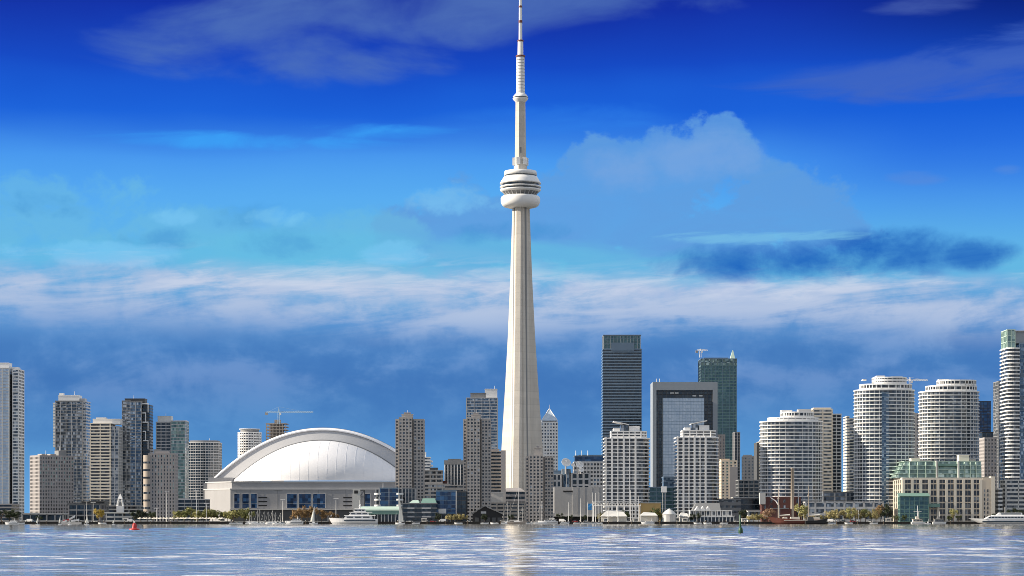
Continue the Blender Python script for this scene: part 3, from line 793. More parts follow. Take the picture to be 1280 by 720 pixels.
MB().loft([[(-1.8, -1.8, ht*.72), (1.8, -1.8, ht*.72), (1.8, 1.8, ht*.72), (-1.8, 1.8, ht*.72)], [(-.15, -.15, ht), (.15, -.15, ht), (.15, .15, ht), (-.15, .15, ht)]]).build('spire', M['white'], r2)

def low(name, label, cat, x0, x1, yt, D, dep, sh, glass, band, pier=None, roof=None, group=None):
    r, P, H, w = bld(name, label, cat, x0, x1, yt, D, dep, group=group)
    volume(r, P, 0, H, sh, glass, band, pier)
    if roof: MB().prism(offs(P, 1.0), H+.9, H+1.5).build('roof', M[roof], r)
    return r, P, H, w
low('terminal_hall', 'dark low hall with a long flat roof left of the pale pavilion', 'hall', 86, 132, 631.5, 1850, 26, 4, 'g_black', ('midgrey', 1.2, .4), ('taupe', 6, .6, .45), 'darkgrey')
low('terminal_hall', 'grey single storey boathouse with dark bays below the squat brown block', 'hall', 28, 84, 643.5, 1790, 16, 4, 'g_black', ('concrete', 1.2, .4), ('concrete', 7, .9, .45), 'lightgrey')
low('storage_shed', 'low dark shed behind the white lantern tower', 'shed', 102, 136, 628, 1990, 22, 4, 'g_black', ('darkgrey', 1.2, .4), None, 'midgrey')
low('podium_building', 'mid rise dark glass podium under the twin half green tower', 'low block', 222, 262, 625, 2060, 26, 3.2, 'g_black', ('lightgrey', .7, .3), ('midgrey', 6, .5, .3))
low('podium_building', 'plain grey podium beneath the cream and glass towers', 'low block', 110, 178, 633, 2080, 26, 3.2, 'g_dark', ('concrete', 1.3, .3))
# ------------------------------------------------------------------ between the stadium and the tower
def brown_slab(label, x0, x1, yt, D, split, pent, gcol, group):
    """tall masonry slab of two joined halves with a dark seam"""
    r, P, H, w = bld('apartment_slab', label, AT, x0, x1, yt, D, 20, group=group)
    hw = w/2; a = lx(r, split, D); b = lx(r, x0+4.5, D)
    punched(r, [(b, -10), (a-.5, -10), (a-.5, 9), (b, 9)], 0, H, 2.75, 2.75, 1.65, 1.5, gcol, cap=70)
    punched(r, [(a+.5, -7.5), (hw, -7.5), (hw, 9), (a+.5, 9)], 0, H-1.5, 2.75, 2.75, 1.65, 1.5, gcol, cap=100)
    punched(r, [(-hw, -7), (b-.3, -7), (b-.3, 8), (-hw, 8)], 0, H-1.5, 2.75, 2.4, 1.4, 1.5, gcol, cap=100)
    MB().box(a-.6, a+.6, -7, 8, 0, H-1).build('seam', M['black'], r)
    rbox(r, pent[0], pent[1], pent[2], H, gcol, 8, -4); rbox(r, pent[0]+3, pent[1]-3, pent[2]-2, H, 'taupe', 5, -4)
    mast(r, lx(r, (pent[0]+pent[1])/2), 0, H+4, H+7)
    return r
SL = 'grey brown apartment slabs near the tower'
brown_slab('grey brown apartment slab standing before the right end of the stadium dome', 494, 531, 522.5, 1850, 516, (502, 516, 517.5), 'brown', SL)
brown_slab('grey brown apartment slab standing just left of the tall tower', 579, 614, 522.5, 1850, 601, (589, 601, 518), 'brown', SL)
brown_slab('shorter grey brown apartment slab covering the foot of the tall tower', 657, 692, 569.5, 1850, 680, (668, 677, 559.5), 'brown', SL)

r, P, H, w = bld('hotel_tower', 'stepped white hotel tower peeping out beside the brown slab at the stadium', 'hotel', 520, 538, 566, 2200, 22)
volume(r, P, 0, H-5, 3.0, 'g_grey', ('white', 1.4, .6), None, bname='balcony')
MB().prism(shift(rect(w*.6, 16), -w*.1, 0), H-4, H+1).build('penthouse', M['white'], r)
q = MB()
for i in range(6): q.box(w/2, w/2+2.4+i*.5, -9, 9, H-9-i*4.2, H-7.4-i*4.2)
q.build('terrace', M['white'], r)

r, P, H, w = bld('office_tower', 'blue glass tower with pale floor bands and white rooftop box left of the tallest tower', 'office tower', 583, 622, 498, 2700, 30)
volume(r, P, 0, H, 3.5, 'g_blue', ('lightgrey', 1.0, .3), ('lightgrey', 9, .6, .4))
rbox(r, 588, 607, 491, H, 'midgrey', 20); rbox(r, 606, 621.5, 486, H, 'white', 20); mast(r, lx(r, 618), 0, H+8, H+16)

r, P, H, w = bld('apartment_tower', 'brown balconied block squeezed between the brown slab and the tall tower', AT, 608, 631, 563.5, 2080, 22)
volume(r, P, 0, H-1, 3.2, 'g_black', ('tan', 1.6, .6), None, bname='balcony')
MB().box(w/2-3.6, w/2+.9, -12.2, 9, 0, H+.4).build('end_wall', M['brown'], r); rbox(r, 614, 624, 561, H, 'taupe', 10)

r, P, H, w = bld('office_tower', 'dark office tower with slim white vertical fins beyond the low grey terraces', 'office tower', 556, 580, 576, 2420, 24)
volume(r, P, 0, H-4, 3.4, 'g_black', ('darkgrey', .9, .15), ('white', 3.6, .9, .6)); MB().prism(offs(P, .7), H-4, H+.6).build('top_band', M['midgrey'], r)
rbox(r, 560, 576, 573.5, H, 'midgrey', 14)

r, P, H, w = bld('terraced_block', 'stepped grey concrete block with roof gardens right of the brown slab', 'low block', 530, 562, 589, 2000, 24)
hw = w/2
volume(r, P, 0, Z(606, 2000)-GZ, 3.3, 'g_grey', ('concrete', 1.5, .4), ('concrete', 6, .9, .35))
volume(r, [(-hw, -8), (hw*.45, -8), (hw*.45, 12), (-hw, 12)], Z(606, 2000)-GZ+1.1, H, 3.3, 'g_dark', ('concrete', 1.5, .4), ('concrete', 6, .9, .35))
rbox(r, 537, 547, 584.5, H, 'darkgrey', 10); rbox(r, 551, 559, 601, Z(606, 2000)-GZ, 'brick', 8)
low('podium_building', 'plain concrete parking block with rooftop plant right of the stepped grey block', 'low block', 556, 584, 607.5, 1940, 22, 3.6, 'g_dark', ('concrete', 2.0, .3), None)

# low waterfront row
r, P, H, w = bld('glass_block', 'blue glass block with curved white balconies at its corners by the stadium end', 'low block', 468, 505, 611, 1790, 22)
hw = w/2
volume(r, [(-hw+4, -9), (hw-3.5, -9), (hw-3.5, 11), (-hw+4, 11)], 0, H, 3.3, 'g_deep', ('steelblue', .5, .1), ('lightgrey', 7.4, .5, .25))
n = 5
for i in range(n):
    z = 3.0+i*(H-3)/n
    for c in (-hw+3.0, hw-3.0): MB().lathe([(3.3, z), (3.3, z+1.35)], 18, c, -6.5).build('balcony', M['white'], r)
for c in (-hw+3, hw-3): MB().lathe([(2.4, 0), (2.4, H-.5)], 14, c, -6.5).build('corner_turret', M['g_dark'], r)
mast(r, -5, 0, H, H+5)
low('podium_building', 'dark glass block with white dotted balconies left of the brown slab foot', 'low block', 503, 520, 611.5, 1815, 16, 3.2, 'g_black', ('midgrey', .6, .3), ('lightgrey', 2.8, .6, .4))

r = thing('silo_frame', 'bare pale concrete hoist shaft with steel gantry arms on the quay', 'silo', (X(446.5, 1775), 1780, GZ))
h = Z(611.5, 1775)-GZ
MB().box(-3.6, 2.2, -4, 4, 0, h).build('shaft', M['pale_concrete'], r); MB().box(-2.4, .6, -4.2, -3.9, h-3.4, h-1).build('opening', M['black'], r)
q = MB(); q.box(2.1, 6, -1, 1, h-1.2, h-.4); q.box(5.2, 5.9, -.8, .8, h*.4, h-1.2); q.bar((2.2, 0, h-5), (5.4, 0, h-1), .25); q.box(2.1, 5.6, -1, 1, h-6.4, h-5.8); q.build('gantry', M['darkgrey'], r)
MB().prism(rect(5, 5), 0, h*.42).build('hut', M['white'], r).location.x = 5.6
r['D'] = 1775

r = thing('market_canopy', 'long pale green barrel roofed canopy hall beside the concrete hoist shaft', 'canopy', (X(473, 1745), 1752, GZ))
a, b = lx(r, 449, 1745), lx(r, 500, 1745); hh = Z(633, 1745)-GZ; q = MB(); rr = []
for x in (a, b): rr.append([(x, -8*math.cos(math.pi*i/12), hh-3.2+3.2*math.sin(math.pi*i/12)) for i in range(13)])
q.loft(rr).build('roof', M['palegreen'], r)
MB().box(a+.3, b-.3, -7.8, 7.8, hh-6.2, hh-3.2).build('eaves', M['copper'], r)
pm = MB().box(-.3, .3, -.3, .3, 0, hh-6.2).mesh('post', M['lightgrey'])
for i in range(12): put('post', pm, r, (a+1+(b-a-2)*i/11, -7.3, 0))
MB().box(a+1, b-1, -4, 7, 0, hh-6.3).build('back_wall', M['g_black'], r)

r, P, H, w = bld('terraced_block', 'dark terraced glass block with pale green sloping roofs on the quay', 'low block', 503, 546, 627, 1755, 22)
hw = w/2
volume(r, P, 0, H-2, 3.3, 'g_black', ('midgrey', .8, .8), None, bname='terrace')
for x0_, x1_ in ((-hw+4, -hw+9.5), (hw-11, hw-4)):
    for i in range(3): MB().box(x0_, x1_, -12.6, -11.2, 3.5+i*3.3, 4.7+i*3.3).build('balcony', M['lightgrey'], r)
MB().loft([[(hw*.1, -11, H-1), (hw+.4, -11, H-1), (hw+.4, 10, H-1), (hw*.1, 10, H-1)], [(hw*.2, -6, H+2.6), (hw-1, -6, H+2.6), (hw-1, 6, H+2.6), (hw*.2, 6, H+2.6)]]).build('roof', M['copper'], r)
MB().loft([[(-hw*.6, -11, H-1), (0, -11, H-1), (0, 10, H-1), (-hw*.6, 10, H-1)], [(-hw*.4, -4, H+1.2), (-1, -4, H+1.2), (-1, 4, H+1.2), (-hw*.4, 4, H+1.2)]]).build('roof', M['palegreen'], r)

r, P, H, w = bld('glass_block', 'square blue glass block with a dark right wing and a white sign panel', 'low block', 545, 584, 614.5, 1770, 22)
hw = w/2; a = lx(r, 570, 1770)
volume(r, [(-hw, -11), (a, -11), (a, 11), (-hw, 11)], 6.2, H, 3.5, 'g_deep', ('steelblue', .35, .12), ('steelblue', 4.5, .3, .2))
volume(r, [(a+.6, -8), (hw, -8), (hw, 11), (a+.6, 11)], 0, H-.6, 3.5, 'g_black', ('darkgrey', .5, .15), ('black', 5, .3, .2))
MB().box(a-.2, a+.7, -11.6, -8, 4, H+.4).build('edge_wall', M['pale_concrete'], r)
MB().box(-hw+.3, a, -8, 10, 0, 6).build('ground_floor', M['g_black'], r)
cm = MB().box(-.5, .5, -.5, .5, 0, 6.3).mesh('column', M['midgrey'])
for i in range(5): put('column', cm, r, (-hw+1+(a+hw-2)*i/4, -10, 0))
MB().box(-hw+2, -hw+8, -11.6, -11.2, 6.6, 10.4).build('sign_panel', M['white'], r)

r = thing('boathouse', 'black gable roofed boathouse with a broad low front beside the tower foot', 'boathouse', (X(608, 1750), 1758, GZ))
a, b, c = lx(r, 589, 1750), lx(r, 629, 1750), lx(r, 606, 1750); zr = Z(632.5, 1750)-GZ; ze = Z(642.5, 1750)-GZ
q = MB(); q.add([(a+1, -8, 0), (b-1, -8, 0), (b-1, -8, ze), (c, -8, zr-.4), (a+1, -8, ze), (a+1, 8, 0), (b-1, 8, 0), (b-1, 8, ze), (c, 8, zr-.4), (a+1, 8, ze)],
    [(0, 1, 2, 3, 4), (9, 8, 7, 6, 5), (1, 6, 7, 2), (5, 0, 4, 9)]).build('wall', M['black'], r)
q = MB()
for x0_, z0_, x1_, z1_ in ((a-.5, ze-.3, c, zr), (c, zr, b+.8, ze-.6)):
    q.add([(x0_, -9.5, z0_), (x1_, -9.5, z1_), (x1_, 9.5, z1_), (x0_, 9.5, z0_), (x0_, -9.5, z0_+.6), (x1_, -9.5, z1_+.6), (x1_, 9.5, z1_+.6), (x0_, 9.5, z0_+.6)], [(0, 3, 2, 1), (4, 5, 6, 7), (0, 1, 5, 4), (1, 2, 6, 5), (2, 3, 7, 6), (3, 0, 4, 7)])
q.build('roof', M['midgrey'], r)
MB().prism(shift(rect(4.2, .4), c-1, -8.3), zr*.52, zr*.66).build('gable_panel', M['lightgrey'], r)
for i in range(5): MB().box(a+3+i*4.4, a+6+i*4.4, -8.3, -7.9, .2, 3.4).build('door', M['darkgrey'], r)

low('parking_garage', 'long low grey parking garage across the foot of the tall tower', 'garage', 604, 664, 629.5, 1900, 26, 3.4, 'g_black', ('concrete', 1.8, .3), ('concrete', 6, .9, .32))
r, P, H, w = bld('shed', 'plain white box shaped hall on top of the parking garage by the tower', 'hall', 613.5, 629, 616, 1945, 16)
MB().prism(P, 0, H).build('wall', M['pale_concrete'], r); MB().prism(offs(P, .4), H, H+.7).build('roof', M['lightgrey'], r)
r, P, H, w = bld('entrance_hall', 'low taupe entrance hall with dark roof tucked against the tower base', 'hall', 628, 656, 611, 2330, 20)
volume(r, P, 0, H-3, 5, 'g_black', ('taupe', 2.4, .3)); MB().loft([[p+(H-2.9,) for p in offs(P, 1)], [(x*.6, y*.6, H+1) for x, y in P]]).build('roof', M['taupe'], r)

# ------------------------------------------------------------------ right of the tower
r, P, H, w = bld('spire_tower', 'white gridded office tower with a pointed glass pyramid top right of the tall tower', 'office tower', 676, 697.5, 528, 2720, 24)
punched(r, P, 0, H, 4.0, 3.2, 1.9, 2.0, 'white', ('g_blue', 'g_dark', 'g_grey'))
top = Z(510.5, 2720)-GZ; hw = w/2
MB().prism(offs(P, -1.8), H, H+3).build('attic', M['g_dark'], r)
MB().loft([[p+(H+2.2,) for p in offs(P, -.6)], [(x*.03, y*.03, top) for x, y in P]]).build('pyramid_roof', M['g_pale'], r)
q = MB()
for x, y in offs(P, -.6): q.bar((x, y, H+2.2), (x*.03, y*.03, top), .5, n=5)
q.build('roof_rib', M['white'], r); mast(r, 0, 0, top-1, top+5)

r, P, H, w = bld('broadcast_building', 'wide low building with a dark blue glass crown over a white window grid', 'office block', 716, 770, 578, 2300, 40)
punched(r, P, 0, H, 4.0, 3.4, 2.2, 2.2, 'lightgrey', ('g_dark', 'g_blue', 'g_dark'))
volume(r, offs(P, -1.0), H+.9, Z(570.5, 2300)-GZ, 4, 'g_deep', ('steelblue', .7, .3)); MB().prism(offs(P, -5), Z(570, 2300)-GZ, Z(568.3, 2300)-GZ).build('roof_plant', M['steelblue'], r)
for p in (720, 727, 735): mast(r, lx(r, p), -15, Z(570, 2300)-GZ, Z(563, 2300)-GZ, .45)
r, P, H, w = bld('broadcast_building', 'small grey office block with large square windows below the satellite dishes', 'office block', 690, 737, 592.5, 2150, 26)
hw = w/2; a, b = lx(r, 702, 2150), lx(r, 714, 2150)
volume(r, [(-hw, -12), (a-.4, -12), (a-.4, 12), (-hw, 12)], 0, H-1, 6.0, 'g_black', ('lightgrey', 1.8, .3), ('lightgrey', 5.5, 1.8, .35))
volume(r, [(b+.4, -12), (hw, -12), (hw, 12), (b+.4, 12)], 0, H, 6.0, 'g_black', ('lightgrey', 1.8, .3), ('lightgrey', 6.5, 2.0, .35))
c = (a+b)/2; MB().lathe([((b-a)/2, 0), ((b-a)/2, H+5)], 20, c, -8).build('glass_drum', M['g_blue'], r)
q = MB()
for i in range(8):
    t = 2*math.pi*i/8; q.bar((c+(b-a)/2*math.cos(t), -8+(b-a)/2*math.sin(t), 0), (c+(b-a)/2*math.cos(t), -8+(b-a)/2*math.sin(t), H+5), .3, n=4)
q.build('drum_rib', M['lightgrey'], r); rbox(r, 691, 702, 588, H, 'steelblue', 12)
roofD = H+GZ
def dish(label, p, y, rad, zroof, D=2148, az_=.25, cat='satellite dish'):
    z = Z(y, D); r = thing('satellite_dish', label, cat, (X(p, D), D, zroof), az_, 'satellite dishes')
    h = z-zroof
    MB().bar((0, 1.2, 0), (0, 1.0, h), rad*.16).build('pedestal', M['lightgrey'], r)
    q = MB(); rings = []
    u = Vector((0, -.86, .5)).normalized(); e1 = Vector((1, 0, 0)); e2 = u.cross(e1)
    for j in range(6):
        t = j/5; rr = rad*max(.03, t); c = Vector((0, .6, h)) + u*(rad*.42*t*t-.2)
        rings.append([tuple(c+e1*rr*math.cos(2*math.pi*i/20)+e2*rr*math.sin(2*math.pi*i/20)) for i in range(20)])
    back = [[tuple(Vector(p)-u*.25) for p in ring] for ring in rings][::-1]
    q.loft(rings+back, True, True).build('reflector', M['white'], r)
    c = Vector((0, .6, h))+u*rad*.9; q = MB()
    for a_ in (0, 2.1, 4.2):
        e = Vector((0, .6, h))+u*rad*.3+e1*rad*.8*math.cos(a_)+e2*rad*.8*math.sin(a_); q.bar(e, c, .1, n=4)
    q.bar(c, c-u*.6, .35); q.build('feed', M['lightgrey'], r)
    return r
dish('largest white satellite dish on the roof of the small grey office block', 707.5, 579, 4.6, roofD)
dish('small white satellite dish between two bigger dishes on the office roof', 716.5, 581.5, 2.0, roofD)
dish('second large white satellite dish right of the glass drum', 724.5, 581.5, 3.8, roofD)
dish('lowest white satellite dish at the right end of the office roof', 726.5, 587.5, 2.5, roofD-.01, 2142)
r, P, H, w = bld('parking_garage', 'big windowless pale grey parking hall right of the tower foot', 'garage', 692, 764, 609, 1900, 30)
hw = w/2; a = lx(r, 716, 1900)
MB().prism([(a+.02, -15), (hw, -15), (hw, 15), (a+.02, 15)], 5, H).build('wall', M['lightgrey'], r)
MB().prism([(-hw, -14.4), (a, -14.4), (a, 15), (-hw, 15)], 5, H+.2).build('wall', M['lightgrey'], r)
MB().box(lx(r, 704, 1900), lx(r, 716, 1900), -14.7, -14, Z(615, 1900)-GZ, Z(613.3, 1900)-GZ).build('opening', M['black'], r)
MB().box(-hw, hw, -13, 14, 0, 4.2).build('undercroft', M['black'], r); MB().box(-hw-.5, hw+.5, -16, 15, 4.3, 5.1).build('canopy', M['pale_concrete'], r)
q = MB()
for p in range(722, 760, 9): q.box(lx(r, p, 1900)-.12, lx(r, p, 1900)+.12, -15.1, -14.9, 5, H-.2)
q.build('wall_joint', M['concrete'], r)

# downtown towers behind
r, P, H, w = bld('office_tower', 'tall near black glass office tower with a paler louvred crown', 'office tower', 752, 802, 437, 2900, 40)
volume(r, P, 0, H, 3.75, 'g_black', ('towerband', 1.5, .25), None)
q = offs(P, -1.2); volume(r, q, H+1.1, Z(420, 2900)-GZ, 3.4, 'g_teal', ('steelblue', .5, .2), ('lightgrey', 4.2, .35, .3)); MB().prism(offs(P, -.4), Z(420, 2900)-GZ+1, Z(418.3, 2900)-GZ).build('crown_cap', M['frame_grey'], r)
MB().box(w*-.28, w*.3, -21.2, -20.2, H-1.5, H+9).build('louvre_panel', M['steelblue'], r)
r, P, H, w = bld('office_tower', 'pale grey framed office tower with a light blue glass panel in a dark front', 'office tower', 813, 897, 477.5, 2500, 42)
hw = w/2; fr = 2500.0
volume(r, offs(P, -1.8), 0, H-3, 3.75, 'g_black', ('black', .45, .15), ('darkgrey', 4.5, .4, .25))
xl, xr = lx(r, 820.5, fr), hw-5.4
MB().box(-hw, xl, -21, 21, 0, H+.1).build('frame_side', M['frame_grey'], r); MB().box(xr, hw, -21, 21, 0, H+.1).build('frame_side', M['frame_grey'], r)
MB().box(xl+.02, xr-.02, -21, 21, Z(487.5, fr)-GZ, H).build('frame_top', M['frame_grey'], r)
pl = [(lx(r, 829, fr-6), -24), (lx(r, 880.5, fr-6), -24), (lx(r, 880.5, fr-6), -18), (lx(r, 829, fr-6), -18)]
volume(r, pl, 0, Z(498, fr)-GZ, 3.75, 'g_pale', ('steelblue', .35, .08), ('steelblue', 3.1, .18, .12), cap=.5)
for p in (822, 826): mast(r, lx(r, p), 0, H, H+5, .5)
q = MB()
for p, y in ((840, 490.5), (846, 490.5), (868, 494), (876, 494)): q.box(lx(r, p, fr)-2, lx(r, p, fr)+2, -19.9, -19, Z(y+1.4, fr)-GZ, Z(y, fr)-GZ)
q.build('light_strip', M['offwhite'], r)
r, P, H, w = bld('office_tower', 'tall teal glass office tower with a crane and a small spike on its roof', 'office tower', 873, 921, 449, 2880, 40)
volume(r, P, 0, H-9, 3.75, 'g_teal', ('copper', .5, .2), ('steelblue', 4.5, .35, .28)); volume(r, offs(P, .2), H-8, H, 4, 'g_green', ('steelblue', .5, .2), ('steelblue', 4.5, .4, .3))
MB().loft([[(w/2-8, -18, H+1), (w/2-2, -18, H+1), (w/2-2, -8, H+1), (w/2-8, -8, H+1)], [(w/2-5, -13, H+12), (w/2-4, -13, H+12), (w/2-4, -12, H+12), (w/2-5, -12, H+12)]]).build('roof_spike', M['palegreen'], r)
rbox(r, 880, 910, 447, H, 'steelblue', 20)
topz = 449
crane('white tower crane with a short jib on the roof of the teal glass tower', 875.5, 871, 884.5, 438.5, 436, 446.8, 2900, 'white')

r, P, H, w = bld('podium_building', 'dark blue glass podium between the two white rounded towers', 'low block', 808, 850, 597, 1900, 30)
volume(r, P, 0, Z(610, 1900)-GZ, 3.6, 'g_teal', ('steelblue', .7, .3), ('steelblue', 6, .4, .35))
volume(r, shift(rect(w*.45, 24), w*.22, 0), Z(610, 1900)-GZ+1.1, H, 3.6, 'g_blue', ('steelblue', .6, .3))
r, P, H, w = bld('apartment_tower', 'small sunlit cream block with bright windows right of the white towers', AT, 899, 921.5, 576.5, 2350, 24)
punched(r, P, 0, H, 3.2, 4.2, 2.0, 1.7, 'beige', ('g_dark', 'g_grey', 'g_mint'))
rbox(r, 901, 912, 573.5, H, 'beige', 12); MB().box(w/2-8, w/2+.4, -12.6, 11, 0, H-6).build('end_wall', M['taupe'], r)
r, P, H, w = bld('office_tower', 'plain mauve tower slice behind the small sunlit cream block', 'office tower', 893, 906.5, 544, 2560, 26)
punched(r, P, 0, H, 3.6, 3.4, 1.2, 1.6, 'taupe', ('g_dark', 'g_grey'), cap=60)
r, P, H, w = bld('office_tower', 'very slim dark glass tower edge right of the teal tower', 'office tower', 916, 925, 541, 2700, 24)
volume(r, P, 0, H, 3.6, 'g_black', ('midgrey', .6, .2), ('lightgrey', 4, .5, .4))
r, P, H, w = bld('office_tower', 'low grey tower with a dark base between teal tower and rounded towers', 'office tower', 927, 943, 571, 2400, 24)
punched(r, P, 0, H, 3.4, 3.4, 1.6, 1.7, 'concrete', ('g_grey', 'g_blue'), cap=60); rbox(r, 930, 940, 568.5, H, 'lightgrey', 10)
r, P, H, w = bld('apartment_tower', 'narrow tower with one dark face and one cream face left of the rounded towers', AT, 942.5, 954, 553, 2200, 26)
hw = w/2; MB().prism([(-hw, -13), (-hw*.1, -13), (-hw*.1, 13), (-hw, 13)], 0, H).build('wall', M['darkgrey'], r)
volume(r, [(-hw*.1+.02, -13.3), (hw, -13.3), (hw, 13), (-hw*.1+.02, 13)], 0, H, 3.0, 'g_dark', ('cream', 1.3, .3))
r, P, H, w = bld('low_tower', 'low dark office block in the gap left of the rounded towers', 'office block', 920, 955, 601, 2100, 26)
volume(r, P, 0, H, 3.4, 'g_black', ('midgrey', .9, .3), ('midgrey', 5, .6, .35))

# the pair of white rounded harbour towers
def harbour_pair(label, x0, x1, yt, D, wing):
    r, P, H, w = bld('apartment_tower', label, AT, x0, x1, yt, D, 26, bow_r, (13,), group='white rounded harbour towers')
    hw = w/2
    volume(r, P, 0, H-6.5, 2.85, 'g_dark', ('white', .8, .8), None, bname='balcony')
    for i in range(0, 6):
        p = -hw+.6+w*i/7.6; pw = .75 if i % 2 else .4; MB().box(p-pw, p+pw, -13.9, -12.6, 3, H-5+(.8 if i == 3 else 0)).build('pier', M['white'], r)
    Q = [(-hw*.72, -11), (hw*.60, -11), (hw*.86, -5), (hw*.86, 9), (-hw*.72, 9)]
    volume(r, Q, H-5.5, H-1, 2.85, 'g_dark', ('white', 1.1, .4), ('white', 5, .8, .4))
    MB().box(-hw*.30, hw*.02, -10, 6, H, H+4.6).build('penthouse', M['g_grey'], r)
    MB().box(hw*.06, hw*.55, -9, 6, H-.1, H+4.0).build('penthouse', M['white'], r)
    MB().box(-hw*.62, -hw*.34, -8, 6, H-.1, H+2.2).build('penthouse', M['white'], r)
    s = wing   # tilted roof canopy
    xs = (hw*.06, -hw*.62) if s < 0 else (-hw*.32, hw*.44)
    z0_, z1_ = H+4.7, H+7.4
    (xa, za), (xb, zb) = ((xs[1], z1_), (xs[0], z0_)) if s < 0 else ((xs[0], z0_), (xs[1], z1_))
    MB().add([(xa, -11, za), (xb, -11, zb), (xb, 7, zb), (xa, 7, za), (xa, -11, za+.7), (xb, -11, zb+.7), (xb, 7, zb+.7), (xa, 7, za+.7)],
             [(0, 3, 2, 1), (4, 5, 6, 7), (0, 1, 5, 4), (1, 2, 6, 5), (2, 3, 7, 6), (3, 0, 4, 7)]).build('roof_canopy', M['white'], r)
    return r
harbour_pair('left one of the two white rounded towers, its roof canopy tilting up to the left', 755, 812.5, 538.5, 1800, -1)
harbour_pair('right one of the two white rounded towers, its roof canopy tilting up to the right', 843.5, 899, 537.5, 1800, 1)

# big rounded condominium towers at the right
def round_tower(label, x0, x1, yt, D, dep, steps, grey, pents, bandm='white'):
    """steps: (px0, px1, ytop) upper setbacks; grey: (px0, px1) a glass strip up the front"""
    cxp = (x0+x1)/2; b = D+dep
    r = thing('apartment_tower', label, AT, ((X(x0, D+dep/2)+X(x1, D+dep/2))/2, D+dep/2, GZ), 0, 'big rounded harbour towers')
    r['D'] = D+dep/2; w = X(x1, r['D'])-X(x0, r['D']); H = Z(yt, D+2)-GZ
    P = [(x, y) for x, y in ell(w, dep, 36)]
    P = [(math.copysign(abs(2*x/w)**.72, x)*w/2, math.copysign(abs(2*y/dep)**.82, y)*dep/2) for x, y in P]
    volume(r, P, 0, H, 2.9, 'g_condo', (bandm, .72, .95), (bandm, 7.2, .3, .3), bname='balcony')
    z = H+1.0
    for p0, p1, y in steps:
        zt = Z(y, D+4)-GZ; a, c = lx(r, p0), lx(r, p1)
        Q = [(x*(c-a)/w + (a+c)/2, yy*.82) for x, yy in P]
        volume(r, Q, z, zt, 2.9, 'g_dark', (bandm, 1.3, .4), (bandm, 4.2, .6, .4)); z = zt+1.0
    for p0, p1, y, mt in pents: rbox(r, p0, p1, y, z-1.5, mt, 9, -2)
    if grey:
        a, c = lx(r, grey[0], D), lx(r, grey[1], D)
        t = [(x, y) for x, y in ((a, -dep/2-.9), (c, -dep/2-.9), (c, -dep/2+6), (a, -dep/2+6))]
        volume(r, t, 0, Z(grey[2], D)-GZ, 2.9, 'g_blue', ('steelblue', .7, .15))
    return r, H
round_tower('broad rounded white tower, lowest of the big right hand group', 951, 1027, 527.5, 1800, 36, [(960, 1022, 523), (976, 1016, 516)], None, [(977, 990, 512.5, 'white'), (998, 1014, 511.5, 'lightgrey')])
round_tower('rounded white tower with a blue glass strip up its front beside the beige terminal', 1069, 1141.5, 488, 1800, 36, [(1075, 1139, 481), (1091, 1132, 472.5)], (1102, 1111, 492), [(1096, 1106, 469.5, 'white'), (1114, 1128, 470.5, 'lightgrey'), (1079, 1083, 474.5, 'white')])
round_tower('rounded white tower standing behind the beige terminal with the green glass top', 1150, 1222, 490, 1850, 36, [(1158, 1220, 483), (1172, 1219, 476)], None, [(1174, 1186, 474, 'white'), (1202, 1217, 474.5, 'midgrey')])
r, P, H, w = bld('apartment_tower', 'cream apartment tower with dark glass right edge behind the lowest rounded tower', AT, 1012, 1052, 512.5, 1930, 24)
hw = w/2; a = lx(r, 1040, 1930)
volume(r, [(-hw, -13), (a, -13), (a, 12), (-hw, 12)], 0, H, 2.95, 'g_grey', ('cream', 1.4, .5), ('cream', 7, 1.0, .5), bname='balcony')
volume(r, [(a+.3, -9), (hw, -9), (hw, 12), (a+.3, 12)], 0, H-4, 2.95, 'g_black', ('offwhite', .9, .4), ('offwhite', 4, .6, .4)); rbox(r, 1017, 1039, 509.5, H, 'cream', 12)
r, P, H, w = bld('apartment_tower', 'cream and grey glass tower slice between the two tallest rounded towers on the left', AT, 1054, 1074, 521.5, 2250, 24)
hw = w/2
volume(r, [(-hw, -12), (-hw+2.6, -12), (-hw+2.6, 12), (-hw, 12)], 0, H, 3, 'g_grey', ('cream', 1.8, .2)); volume(r, [(-hw+2.8, -11), (hw, -11), (hw, 12), (-hw+2.8, 12)], 0, H-2, 3, 'g_grey', ('cream', .9, .3), ('midgrey', 5, .8, .4))
r, P, H, w = bld('office_tower', 'brown masonry tower slice between the two right rounded towers', 'office tower', 1136, 1156, 517.5, 2300, 24)
punched(r, P, 0, H, 3.4, 3.2, 1.4, 1.6, 'brown', ('g_dark', 'g_grey'), cap=80)
crane('distant white tower crane whose jib shows between two rounded towers', 1137.5, 1130, 1159.5, 476, 471.5, 560, 2500, 'white')

# right edge
r, P, H, w = bld('office_tower', 'black glass office tower behind the beige terminal', 'office tower', 1214, 1238.5, 502.5, 2600, 30)
volume(r, P, 0, H, 3.7, 'g_deep', ('black', .5, .15), ('black', 4, .3, .2))
r, P, H, w = bld('office_tower', 'low black tower stub in front of the black glass office tower', 'office tower', 1222, 1244, 541, 2350, 24)
volume(r, P, 0, H, 3.7, 'g_black', ('black', .6, .15), ('darkgrey', 4, .3, .2))
r, P, H, w = bld('hotel_tower', 'grey brown hotel tower with square windows right of the beige terminal', 'hotel', 1224, 1246, 548, 1960, 22)
punched(r, P, 0, H, 3.0, 2.8, 1.2, 1.6, 'taupe', ('g_dark', 'g_dark', 'g_grey'))
r, P, H, w = bld('office_tower', 'slim dark tower hidden by the tallest tower at the right edge', 'office tower', 1242, 1256, 477.5, 2100, 22)
volume(r, P, 0, H, 3.2, 'g_grey', ('midgrey', .7, .2), ('midgrey', 4, .5, .3))
